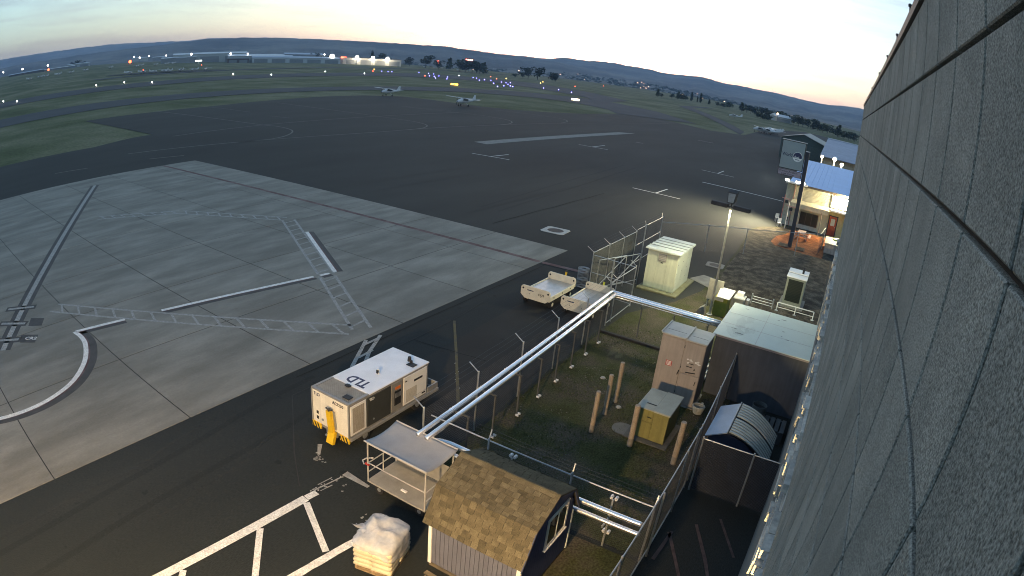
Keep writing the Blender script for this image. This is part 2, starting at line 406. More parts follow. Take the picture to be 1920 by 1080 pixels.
for p in GP['tie_down_line']: ribbon('tie_down_line', p, .18, .006 + .012, LINEF, apron)
for p in GP['parking_mark']: ribbon('parking_mark', p, .2, .006 + .012, LINEW, apron)
ribbon('stop_line', [(88.15, 19.65), (87.27, 7.58)], .34, .018, LINEW, apron)
for p in ([(22.54, 74.59), (27.01, 73.51)], [(35.44, 72.1), (39.93, 70.67)]): ribbon('dash_mark', p, .22, .018, LINEF, apron)
PATHW = .30
ribbon('walkway_line', [(-2.0, 11.75), (4.95, 11.42), (9.25, 11.19)], PATHW, .018, LINEW, apron)
ribbon('walkway_line', [(9.27, 11.19), (9.67, 11.15)], .24, .018, LINEW, apron)
ribbon('walkway_line', [(4.0, 9.45), (6.63, 9.13), (7.9, 9.0), (9.2, 8.84)], PATHW * .8, .018, LINEW, apron, ragged=.12)
for p in ([(9.12, 11.02), (8.06, 9.16)], [(7.4, 11.12), (5.6, 9.34)], [(4.7, 11.25), (3.0, 9.7)]): ribbon('walkway_rung', p, .19, .0205, LINEW, apron, ragged=.08)
def crumbs(pts, w, n, s):
    b = MB()
    for k in range(n):
        t = rnd.random(); i = min(int(t * (len(pts) - 1)), len(pts) - 2); u = t * (len(pts) - 1) - i
        x = pts[i][0] * (1 - u) + pts[i + 1][0] * u + rnd.uniform(-w, w); y = pts[i][1] * (1 - u) + pts[i + 1][1] * u + rnd.uniform(-w, w)
        a0 = rnd.uniform(0, 6.28); q = [(x + math.cos(a0 + 1.05 * j) * s * rnd.uniform(.3, 1), y + math.sin(a0 + 1.05 * j) * s * rnd.uniform(.3, 1), .0165) for j in range(6)]
        b.poly(q)
    return b
for p, w_ in (([(9.72, 11.28), (10.2, 11.2), (10.72, 11.14)], .05), ([(9.8, 11.12), (10.25, 11.06)], .04), ([(10.93, 11.2), (10.95, 10.2)], .17), ([(11.5, 12.9), (11.05, 12.5)], .11), ([(9.95, 11.4), (10.5, 11.34)], .04)):
    ribbon('worn_line', p, w_, .0178, LINEC, apron, ragged=.55)
for pts, w, n, s in (([(9.65, 11.25), (10.75, 11.15)], .1, 16, .05), ([(11.1, 12.6), (10.76, 12.3)], .08, 14, .055), ([(10.95, 12.35), (10.9, 12.0)], .05, 5, .06), ([(10.6, 10.9), (10.2, 10.6)], .05, 4, .05),
                     ([(9.4, 8.3), (9.9, 9.6)], .1, 12, .05), ([(19.57, 13.11), (17.26, 11.4)], .06, 20, .07)):
    crumbs(pts, w, n, s).build('flaking_paint', LINEC, apron, kind='stuff', fix=False)
ribbon('yellow_guide_line', [(23.07, 15.76), (19.57, 13.11), (16.6, 10.9)], .12, .018, LINEY, apron, ragged=.15)
sheet('asphalt_patch', [(15.2, 10.0), (15.5, 14.2), (27, 14.6), (30.9, 13.9), (31.4, 10.2)], .0155, ASPHP, apron)
for p in ([(12.94, 15.95), (10.57, 13.15), (9.5, 11.73)], [(12.95, 15.97), (15.53, 15.93), (18.6, 15.89), (23.17, 15.9), (26.24, 16.2)]):
    ribbon('pavement_seam', p, .035, .0172, JOINT, apron, ragged=.5)
for k in range(14):                                           # faint sealed paving seams across the apron
    y = 20 + k * 4.6 + rnd.uniform(-1, 1); x0 = 40 + rnd.uniform(0, 20)
    ribbon('pavement_seam', [(x0, y), (x0 + rnd.uniform(35, 90), y + rnd.uniform(-.4, .4))], .06, .0168, ASPHP, apron)
for p in ([(19.3, 17.2), (17.7, 16.41), (15.9, 15.2)], [(18.45, 18.3 - 1.0), (16.24, 16.0), (15.05, 15.1)]): ribbon('ladder_mark', p, .17, .018, LINEG, apron)
for t in (.1, .42, .75): ribbon('ladder_rung', [(19.3 - 3.3 * t, 17.25 - 2.0 * t), (18.3 - 3.2 * t, 17.25 - 2.15 * t)], .14, .0205, LINEG, apron)
ribbon('red_boundary_line', [(34.95, 17.3), (35.2, 14.2)], .45, .018, LINER, apron)
sheet('trench_slab', [(84.6, 54.2), (84.9, 57.0), (148.5, 56.4), (153.0, 53.6)], .016, CONC2, apron)
# marks behind the fence by the dumpster
for p in ([(15.42, 1.35), (13.98, .62), (11.6, -.4)], [(16.08, .72), (14.51, -.13)], [(14.62, 1.97), (13.53, 1.39), (11.2, .2)], [(14.7, 1.9), (13.23, 1.99)]): ribbon('faded_stall_line', p, .1, .018, mat('old_stall_paint', (.070, .048, .046), .9, var=.4, scale=4, worldco=True), apron, ragged=.3)

# ---- painted markings on the concrete
ZC, ZC2, ZC3 = .0155, .0185, .0215
def cr(name, pts, w, z, m): return ribbon(name, pts, w, z, m, concrete)
lead = [(23.48, 61.79), (10.97, 39.86), (4.4, 28.5)]
cr('lead_in_line', lead, .95, ZC, LINEK); cr('lead_in_line', lead, .34, ZC2, LINEG)
for a, b_ in (((6.0, 33.66), (7.8, 32.62)), ((5.07, 31.95), (6.62, 30.72)), ((3.9, 30.2), (5.7, 29.03))):
    cr('stop_bar', [a, b_], .62, ZC2, LINEK); cr('stop_bar', [(a[0] + .12, a[1] - .08), (b_[0] - .12, b_[1] + .08)], .24, ZC3, LINEG)
for q in ([(5.89, 29.56), (6.75, 28.84), (6.27, 28.08), (5.53, 28.69)], [(7.03, 31.24), (7.72, 30.64), (7.27, 29.8), (6.57, 30.32)]): sheet('stand_plate', q, ZC2, LINEK, concrete)
lettering('stand_number', 'CR2', .42, (5.86, 28.84, .028), (.77, -.63, 0), (.63, .77, 0), LINEW, concrete, depth=.002, bold=.01)
W1 = [[(28.25, 32.52), (23.83, 24.93)], [(22.35, 25.15), (13.36, 26.85)], [(23.4, 24.95), (22.75, 25.05)], [(11.33, 27.2), (8.62, 27.7)],
      [(8.55, 27.72), (8.62, 26.9), (8.45, 25.88), (7.75, 24.37), (6.61, 23.1), (5.31, 22.45), (3.99, 22.25), (2.52, 22.45), (.6, 23.2)]]
for p, (dx, dy) in zip(W1, ((.22, -.16), (-.04, -.24), (-.04, -.24), (-.04, -.24), (.22, -.2))):
    q = [(x + dx, y + dy) for x, y in p]
    cr('safety_line_border', q, .44 if len(p) < 4 else .6, ZC, LINEK); cr('safety_line_red_edge', [(x + dx * .45, y + dy * .45) for x, y in p], .18, ZC2, LINER); cr('safety_line', p, .25, ZC3, WHITE if False else LINEW)
def ladder(a, b_, w, n, skew=0.0, m=LINEG, z=ZC2):
    a, b_ = Vector(a), Vector(b_); d = (b_ - a).normalized(); nrm = Vector((-d.y, d.x)) * w / 2
    for s in (1, -1): cr('ladder_mark', [tuple(a + nrm * s), tuple(b_ + nrm * s)], .17, z, m)
    for k in range(n):
        p = a.lerp(b_, (k + .5) / n); cr('ladder_rung', [tuple(p + nrm - d * skew), tuple(p - nrm + d * skew)], .13, z + .002, m)
ladder((8.7, 31.6), (18.75, 18.6), 1.0, 14, .35)
ladder((29.4, 36.0), (23.2, 25.0), .95, 11, .3); ladder((23.0, 24.7), (19.2, 18.3), .9, 6, .3)
ladder((18.4, 48.0), (24.4, 44.2), .9, 8, .3); ladder((24.5, 44.1), (29.4, 36.4), .9, 9, .3)
cr('red_boundary_line', [(34.3, 65.9), (34.75, 36), (34.95, 17.5)], .42, ZC, LINER)

# ---- wear on the asphalt: oil spots, sealed cracks, tyre marks
OIL = mat('oil_stain', (.014, .014, .014), .6, var=.3, scale=3, alpha=.2, worldco=True); SEAL = mat('crack_sealer', (.011, .012, .012), .95, spec=.1, var=.2, worldco=True); TYRE = mat('tyre_scuff', (.018, .018, .018), .85, alpha=.13, worldco=True)
DUST = mat('dust_scuff', (.08, .076, .068), .9, var=.4, scale=1.5, alpha=.10, worldco=True)
for k in range(26):
    x, y = rnd.choice((rnd.uniform(2, 12), rnd.uniform(12, 36))), rnd.uniform(10.5, 17); s_ = rnd.uniform(.05, .2); b = MB()
    b.poly([(x + s_ * math.cos(a * .52) * rnd.uniform(.5, 1.2), y + s_ * math.sin(a * .52) * rnd.uniform(.5, 1.2), .0176 + .0004 * (k % 5)) for a in range(12)]); b.build('oil_stain', OIL, apron, fix=False)
def wander(x, y, dx, dy, n, j):
    p = []
    for k in range(n): p.append((x + dx * k / n + rnd.uniform(-j, j), y + dy * k / n + rnd.uniform(-j, j)))
    return p
for q in ((14, 16.9, 22, .0, 14, .03), (20, 15.8, .6, -4.2, 7, .03), (41, 25, 24, -.4, 12, .06)):
    ribbon('sealed_crack', wander(*q), .03 if q[0] < 30 else .07, .0180, SEAL, apron)
for q in ((-2, 13.4, 20, 1.8, 6, .15), (-2, 15.0, 20, 1.8, 6, .15), (45, 27, 55, 4, 5, .1), (45, 29, 55, 4, 5, .1)): ribbon('tyre_mark', wander(*q), .26, .0174, TYRE, apron)
for q in ((0, 15.6, 12, 1.2, 6, .2), (5, 13.5, 7, 1.0, 6, .2)): ribbon('dust_streak', wander(*q), .14 if q[0] < 30 else .3, .0178, DUST, apron)
# ---------------------------------------------------------------- hills and mountains
def interp(tab, a):
    if a <= tab[0][0]: return tab[0][1]
    for (a0, e0), (a1, e1) in zip(tab, tab[1:]):
        if a <= a1: return e0 + (e1 - e0) * (a - a0) / (a1 - a0)
    return tab[-1][1]
SKY = sorted([(110, 2.0), (95, 2.05), (79.3, 2.04), (72.0, 1.96), (67.6, 1.99), (63.2, 1.86), (60.5, 1.82), (59.0, 1.96), (53.3, 1.97), (46.6, 1.85), (40.3, 1.82), (37.3, 1.84), (32.5, 1.57), (27.7, 1.59), (26.6, 1.87), (24.5, 1.83), (22.7, 1.96), (19.6, 1.84), (17.6, 1.72), (15.9, 1.73), (14.2, 1.87), (12.2, 1.67), (10.3, 1.68), (8.3, 1.66), (5.0, 1.55), (2.2, 1.59), (1.0, 1.84), (-.7, 1.96), (-10, 1.9), (-30, 1.8)])
NEARL = sorted([(110, 1.1), (79.3, 1.28), (70.9, 1.32), (64.8, 1.48), (60.5, 1.78), (59.0, 1.95), (53.3, 1.97), (46.6, 1.85), (40.3, 1.82), (37.3, 1.84), (32.5, 1.57), (27.7, 1.45), (24, 1.1), (20, .85), (14, .6), (8, .45), (0, .3), (-30, .3)])
def hill(name, m, a0, a1, r0, rc, tab, seed, rough, n_az=420, n_r=34, e0=-.35, power=1.15, dissect=.12):
    b = MB(); vs_, fs = [], []
    for i in range(n_az + 1):
        az = a0 + (a1 - a0) * i / n_az; A = R_(az)
        rcv = rc * (1 + .10 * noise.noise((az * .11, seed, 0)))
        ec = interp(tab, az) + rough * noise.noise((az * 1.7, seed, 3)) * .05
        for j in range(n_r + 1):
            t = j / n_r
            if t <= .9:
                s = t / .9; r = r0 + (rcv - r0) * s
                gul = noise.fractal((r / 850 + az * .06, az * .9 + seed, seed), .9, 2.1, 5) * dissect * math.sin(math.pi * min(1, s * .97)) ** .8
                e = e0 + (ec - e0) * (s ** power) + gul * ec
                e = min(e, ec)
            else:
                s = (t - .9) / .1; r = rcv * (1 + .35 * s); e = ec - s * 1.2
            vs_.append((r * math.cos(A), r * math.sin(A), 12 + r * math.tan(R_(e))))
    w = n_r + 1
    for i in range(n_az):
        for j in range(n_r): fs.append((i * w + j, i * w + j + 1, (i + 1) * w + j + 1, (i + 1) * w + j))
    b.add(vs_, fs)
    return b.build(name, m, kind='structure', smooth=True)
HILLM = mat('rangeland', (0.12, 0.118, 0.112), .95, var=.3, scale=.0032, col2=(0.165, 0.155, 0.135), bscale=.04, fine=.15, worldco=True, spec=.05)
hill('hill', HILLM, 8, 112, 1350, 2900, NEARL, 1.3, 1.0)
hill('ridge', HILLM, 45, 112, 3200, 5600, SKY, 5.1, .6, n_az=240, e0=.4)
hill('mountain', HILLM, -32, 36, 1500, 4300, SKY, 9.7, .7, e0=-.1, dissect=.10)
# ---------------------------------------------------------------- terminal building on the right
AGG = mat('exposed_aggregate', (0.215, 0.218, 0.195), .9, var=.14, scale=.9, bump=.35, bscale=95, col2=(0.26, 0.255, 0.225), fine=.62, randv=.07, spec=.25, streak=.06)
GROUT = mat('dark_grout', (.016, .015, .014), .95, var=.3, scale=9)
STONE = mat('ledge_stone', (.40, .385, .36), .85, var=.25, scale=2, bump=.6, bscale=14, col2=(.50, .46, .40), fine=.15, randv=.3)
STUCCO = mat('grey_stucco', (0.1600, 0.1600, 0.1520), .9, var=.1, scale=2, bump=.3, bscale=50)
COPING = mat('bronze_coping', (.045, .04, .036), .6, .3)
term = thing('terminal_building', 'tall terminal wall of square grey aggregate panels along the right edge', 'building', (0, -.6, 0))
WX1 = 34.1
b = MB(term); b.box((-26, -8, 4.02), (WX1, -.600, 13.28)); b.build('wall_core', GROUT, term)
b = MB(term); b.box((-26, -8, 0), (WX1 + .01, -.46, 4.0)); b.build('base_band', STUCCO, term)
b = MB(term); b.box((WX1 + .003, -7.99, 2.16), (WX1 + .05, -.58, 13.27)); b.build('end_wall', STUCCO, term)
b = MB(term); b.box((-26.05, -.95, 13.285), (WX1 + .1, -.515, 13.40)); cop = b.build('coping', COPING, term)
PX0, PDX, PDZ, ZA = 1.70, .8415, .808, 12.55
def panel_mesh(h, name):
    w, g, t, ch = PDX / 2 - .017, .017, .06, .008
    bb = MB(); z0, z1 = g, h - g
    bb.hexa([(-w, -.01, z0), (w, -.01, z0), (w, -.01, z1), (-w, -.01, z1)], [(-w, t - ch, z0), (w, t - ch, z0), (w, t - ch, z1), (-w, t - ch, z1)])
    bb.f.pop(1)
    bb.add([(-w, t - ch, z0), (w, t - ch, z0), (w, t - ch, z1), (-w, t - ch, z1), (-w + ch, t, z0 + ch), (w - ch, t, z0 + ch), (w - ch, t, z1 - ch), (-w + ch, t, z1 - ch)],
           [(0, 1, 5, 4), (1, 2, 6, 5), (2, 3, 7, 6), (3, 0, 4, 7), (4, 5, 6, 7)])
    return bb.mesh(name, AGG)
pm, pmt = panel_mesh(PDZ, 'panel'), panel_mesh(13.28 - ZA, 'panel')
rest = MB(); cells = [(c, r) for c in range(-2, 39) for r in range(9)]
def pdist(cr_): return (PX0 + (cr_[0] - .5) * PDX) ** 2 + (12.9 - cr_[1] * PDZ - 12) ** 2
cells = [q for q in cells if PX0 + q[0] * PDX < WX1 + .3]
cells.sort(key=pdist)
for n, (c, r) in enumerate(cells):
    x = PX0 + (c - .5) * PDX; z = ZA - r * PDZ if r else ZA; me = pm if r else pmt
    dy = -.01
    if n < 300:
        o = link('panel', me, term); o.location = (x, dy, z)
    else:
        rest.add([(v.co.x + x, v.co.y + dy, v.co.z + z) for v in me.vertices], [tuple(p.vertices) for p in me.polygons])
rest.build('panel_field', AGG, term, kind='stuff')
# ledge-stone band
stones = []; z = 4.01
while z < ZA - 8 * PDZ - .02:
    h = min(rnd.choice((.16, .22, .28, .34)), ZA - 8 * PDZ - z); x = 5.0 + rnd.uniform(0, .5)
    while x < WX1:
        w = min(rnd.uniform(.35, 1.3), WX1 - x)
        if w > .1: stones.append((x, z, w, h, rnd.choice((.05, .06, .075, .11, .15, .18))))
        x += w
    z += h
stones.sort(key=lambda s: s[0]); rest = MB(term)
for n, (x, z, w, h, t) in enumerate(stones):
    bb = MB(term) if n < 300 else rest; j = lambda: rnd.uniform(-.012, .012)
    bb.hexa([(x + .008, -.61, z + .006), (x + w - .008, -.61, z + .006), (x + w - .008, -.61, z + h - .006), (x + .008, -.61, z + h - .006)],
            [(x + .016 + j() * .5, -.6 + t + j(), z + .014), (x + w - .016, -.6 + t + j(), z + .014), (x + w - .016, -.6 + t + j(), z + h - .014), (x + .016, -.6 + t + j(), z + h - .014)])
    if n < 300: bb.build('stone', STONE, term)
rest.build('stone_field', STONE, term, kind='stuff')
for x in (7.2, 9.6, 12.5, 16.4, 22.5):                        # small air terminals along the parapet
    b = MB(term); b.cyl((x, -.56, 13.4), (x, -.56, 13.55), .012, .008, n=6); b.sphere((x, -.56, 13.57), .028, n=6); b.build('lightning_rod', DARKST, term)

# wall of light out of the frame: a floodlight pole standing by the terminal behind the camera
def pole_lamp(name, label, loc, h, energy, col, spot_dir, spread, rz=0.0, double=True, lit=True, group=None):
    t = thing(name, label, 'street lamp', loc, rz, group)
    b = MB(); b.cyl((0, 0, 0), (0, 0, h), .075, .05, n=12); b.build('pole', POLEM, t)
    b = MB(); b.cbox((-.16, -.16, 0), (.16, .16, .05), .02); b.cyl((0, 0, .05), (0, 0, .14), .11, .09, n=12); b.build('base_plate', GALV, t)
    b = MB(); b.bar((0, -1.0, h), (0, 1.0, h), .08, .08); b.build('cross_arm', DARKST, t)
    for s in (-1, 1):
        b = MB(); b.cbox((-.19, min(s * .18, s * 1.12), h - .06), (.21, max(s * .14, s * 1.15), h + .16), .03); hd = b.build('lamp_head', DARKST, t)
        b = MB(); b.box((-.15, min(s * .24, s * 1.04), h - .0612), (.15, max(s * .24, s * 1.04), h - .0602)); b.build('lens', glow(name + '_lens', col, 6 if lit else 0), hd)
    return t
POLEM = mat('weathered_pole', (.36, .35, .31), .5, .3, var=.2, scale=3)
# ---------------------------------------------------------------- ground support air-conditioning unit
def acu():
    X0, X1, Y0, Y1, Z0, Z1 = 11.87, 16.0, 11.88, 13.62, .50, 1.79
    t = thing('air_conditioning_unit', 'white boxy aircraft air conditioning trailer lettered on its roof, parked by the fence', 'ground unit', (13.9, 12.75, 0))
    GREYF = mat('grey_frame_paint', (.26, .26, .255), .5, .1, var=.1)
    ROOFW = mat('unit_roof_white', (.80, .80, .82), .45, var=.09, scale=1.2, fine=.05)
    CHAR = mat('charcoal_door', (.045, .048, .045), .5, var=.1)
    b = MB(t); b.cbox((X0 + .03, Y0 + .03, Z0), (X1 - .02, Y1 - .03, Z1 - .04), .02); b.build('body', GREYF, t)
    b = MB(t); b.cbox((X0 + .95, Y0, Z1 - .05), (X1, Y1, Z1), .015); roof = b.build('roof', ROOFW, t)
    # recessed condenser grille at the front of the roof
    b = MB(t)
    b.box((X0, Y0, Z1 - .06), (X0 + .10, Y1, Z1)); b.box((X0 + .10, Y0, Z1 - .06), (X0 + .949, Y0 + .10, Z1)); b.box((X0 + .10, Y1 - .10, Z1 - .06), (X0 + .949, Y1, Z1)); b.build('grille_frame', GREYF, t)
    b = MB(t)
    for k in range(34):
        y = Y0 + .12 + k * (Y1 - Y0 - .24) / 33; b.box((X0 + .101, y - .008, Z1 - .05), (X0 + .948, y + .008, Z1 - .018))
    b.box((X0 + .101, Y0 + .101, Z1 - .09), (X0 + .948, Y1 - .101, Z1 - .055)); b.build('roof_grille', mat('grille_steel', (.40, .39, .36), .5, .4), t)
    b = MB(t); b.cbox((X0, Y0 + .05, Z0 + .02), (X0 + .028, Y1 - .05, Z1 - .065), .008); fr = b.build('front_panel', CREAM if False else mat('unit_cream', (.76, .72, .62), .5, var=.06, streak=.07), t)
    for y in (Y0 + .02, Y1 - .02): b = MB(t); b.bar((X0 + .01, y, Z0), (X0 + .01, y, Z1 - .061), .05); b.build('corner_post', GREYF, t)
    # side facing the fence (towards -Y): mesh door, dark door, control bay, service door
    def side(x0, x1, name, m, z0=Z0 + .08, z1=Z1 - .12): 
        bb = MB(t); bb.cbox((x0, Y0 - .012, z0), (x1, Y0 + .029, z1), .008); return bb.build(name, m, t)
    d1 = side(X0 + .07, X0 + .80, 'mesh_door', WHITE)
    bb = MB(t)
    for k in range(26): bb.box((X0 + .16, Y0 - .018, Z0 + .17 + k * .036), (X0 + .70, Y0 - .0125, Z0 + .19 + k * .036))
    for k in range(16): bb.box((X0 + .16 + k * .0335, Y0 - .016, Z0 + .16), (X0 + .172 + k * .0335, Y0 - .0126, Z0 + 1.09))
    bb.build('mesh_screen', mat('tan_screen', (.30, .27, .22), .6, .2), d1)
    d2 = side(X0 + .86, X0 + 2.0, 'black_door', CHAR)
    bb = MB(t); bb.cyl((X0 + 1.15, Y0 - .03, Z0 + .28), (X0 + 1.15, Y0 - .012, Z0 + .28), .035, n=10); bb.build('door_latch', GALV, d2)
    d3 = side(X0 + 2.06, X0 + 2.62, 'control_bay', mat('bay_grey', (.22, .21, .19), .6))
    bb = MB(t); bb.box((X0 + 2.2, Y0 - .02, Z0 + .30), (X0 + 2.54, Y0 - .0125, Z0 + .86)); bb.build('control_panel', INK, d3)
    bb = MB(t); bb.box((X0 + 2.24, Y0 - .021, Z0 + .92), (X0 + 2.5, Y0 - .0125, Z0 + 1.02)); bb.build('warning_sticker', mat('orange_sticker', (.7, .17, .03), .6), d3)
    bb = MB(t)
    for k in range(5): bb.box((X0 + 2.24 + k * .06, Y0 - .026, Z0 + .6), (X0 + 2.27 + k * .06, Y0 - .0201, Z0 + .78))
    bb.build('gauge_strip', GALV, d3)
    d4 = side(X0 + 2.70, X0 + 3.98, 'service_door', WHITE)
    bb = MB(t)
    for k in range(14): bb.box((X0 + 2.82, Y0 - .02, Z0 + .16 + k * .036), (X0 + 3.42, Y0 - .0125, Z0 + .178 + k * .036))
    bb.build('louvre', mat('louvre_tan', (.40, .37, .31), .6), d4)
    bb = MB(t); bb.box((X0 + 3.25, Y0 - .018, Z0 + .84), (X0 + 3.72, Y0 - .0125, Z0 + .92)); bb.build('model_badge', INK, d4)
    bb = MB(t); bb.box((X0 + 3.72, Y0 - .018, Z0 + .14), (X0 + 3.92, Y0 - .0125, Z0 + .20)); bb.build('hinge', INK, d4); bb = MB(t); bb.box((X0 + 2.74, Y0 - .018, Z0 + 1.0), (X0 + 2.86, Y0 - .0125, Z0 + 1.04)); bb.build('hinge', INK, d4)
    # chassis
    b = MB(t); b.cbox((X0 + .05, Y0 - .03, .36), (X1 + .62, Y1 + .03, Z0 - .002), .02)
    b.box((X1, Y0 + .02, Z0 - .002), (X1 + .55, Y0 + .07, Z0 + .22)); b.box((X1 + .55, Y0 + .02, Z0 - .002), (X1 + .6, Y1 - .1, Z0 + .22)); b.box((X1, Y1 - .07, Z0 - .002), (X1 + .55, Y1 - .02, Z0 + .22)); b.build('chassis', GREYF, t)
    b = MB(t)
    for k in range(5): b.tube([(X1 + .12 + .05 * k, Y0 + .2, Z0 + .02), (X1 + .2, Y0 + .3 + .1 * k, Z0 + .22 + .03 * k), (X1 + .4, Y0 + .8, Z0 + .08)], .035, 6)
    b.build('hose', BLACK, t)
    for x in (X0 + .8, X1 - .55):
        for y in (Y0 + .16, Y1 - .16):
            b = MB(t); b.cyl((x, y - .1, .25), (x, y + .1, .25), .25, n=18); w = b.build('wheel', BLACK, t)
            b = MB(t); b.cyl((x, y - .112, .25), (x, y + .112, .25), .12, n=12); b.build('hub', GALV, w)
    for y0, y1 in ((Y0, Y0 + .42), (Y1 - .42, Y1)):               # striped bumper corners
        b = MB(t); b.cbox((X0 - .02, y0, .30), (X0 + .04, y1, Z0 + .02), .01); bp = b.build('bumper', YELLOW, t)
        for k in range(3):
            ya = y0 + .03 + k * .14; bb = MB(t); bb.quad((X0 - .0225, ya, .31), (X0 - .0225, ya + .07, .31), (X0 - .0225, min(y1, ya + .16), Z0 + .01), (X0 - .0225, ya + .09, Z0 + .01)); bb.build('stripe', INK, bp)
    # raised tow bar
    b = MB(t); yb = 12.62
    b.bar((X0 - .06, yb, .30), (X0 - .16, yb + .0, 1.34), .10, .22, up=(0, 1, 0)); b.bar((X0 - .18, yb - .02, .10), (X0 - .05, yb - .02, .52), .12, .30, up=(0, 1, 0)); tb = b.build('tow_bar', YELLOW, t)
    b = MB(t); b.tube([(X0 - .17, yb - .13, 1.42), (X0 - .16, yb, 1.36), (X0 - .17, yb + .13, 1.42)], .03, 6); b.cyl((X0 - .16, yb, 1.30), (X0 - .16, yb, 1.42), .045, n=8); b.build('tow_eye', DARKST, tb)
    b = MB(t); b.bar((X0 - .02, yb - .16, .62), (X0 - .08, yb - .12, 1.3), .06, .05); b.build('gas_strut', GALV, tb)
    b = MB(t); b.cyl((X0 - .1, Y0 + .62, .28), (X0 - .1, Y0 + 1.0, .28), .04, n=8); b.box((X0 - .02, Y0 + .55, .3), (X0 + .05, Y0 + 1.05, .44)); b.build('axle_step', GALV, t)
    for y in (13.34,):
        for z in (.66, .86):
            b = MB(t); b.cbox((X0 - .012, y - .05, z), (X0 - .001, y + .05, z + .12), .004); b.build('socket', INK, fr)
    b = MB(t); b.cyl((X0 - .02, 13.1, .72), (X0 - .001, 13.1, .72), .05, n=10); b.build('valve_cap', GALV, fr)
    # roof fittings
    b = MB(t); b.cyl((X0 + 2.2, 12.62, Z1), (X0 + 2.2, 12.62, Z1 + .10), .05, n=10); b.sphere((X0 + 2.2, 12.62, Z1 + .12), .06, n=8); b.build('beacon', WHITE, roof)
    b = MB(t); b.cyl((X0 + 2.16, 12.62, Z1 + .04), (X0 + 2.14, 12.6, Z1 + .15), .045, n=8); b.build('beacon_lens', INK, roof)
    b = MB(t); b.cbox((X0 + 3.35, 12.02, Z1 + .001), (X0 + 3.62, 12.34, Z1 + .03), .01); b.build('hatch', INK, roof)
    b = MB(t); b.cyl((X0 + 3.68, 12.45, Z1), (X0 + 3.68, 12.45, Z1 + .16), .075, .06, n=10); b.cyl((X0 + 3.6, 12.3, Z1), (X0 + 3.6, 12.3, Z1 + .09), .05, n=10); b.build('exhaust_cap', INK, roof)
    b = MB(t); b.cbox((X0 + .22, 12.1, Z1 - .012), (X0 + .45, 12.4, Z1 + .015), .01); b.build('hatch', INK, t)
    b = MB(t); b.sphere((X0 + .86, 12.75, Z1 + .02), .1, n=8, sq=(1, 1.4, .4)); b.build('lifting_eye', INK, t)
    lettering('roof_logo', 'TLD', .62, (X0 + 1.52, 12.28, Z1 + .002), (0, 1, 0), (-1, 0, 0), NAVYT, t, wscale=.78, bold=.018)
    lettering('front_logo', 'TLD', .16, (X0 - .002, Y1 - .12, Z1 - .24), (0, -1, 0), (0, 0, 1), NAVYT, t, bold=.004)
    lettering('fleet_number', 'ACS230', .15, (X0 - .002, Y0 + .74, Z1 - .24), (0, -1, 0), (0, 0, 1), INK, t, bold=.004)
    lettering('door_logo', 'TLD', .13, (X0 + .95, Y0 - .013, Z1 - .26), (1, 0, 0), (0, 0, 1), WHITE, t, bold=.006)
acu()

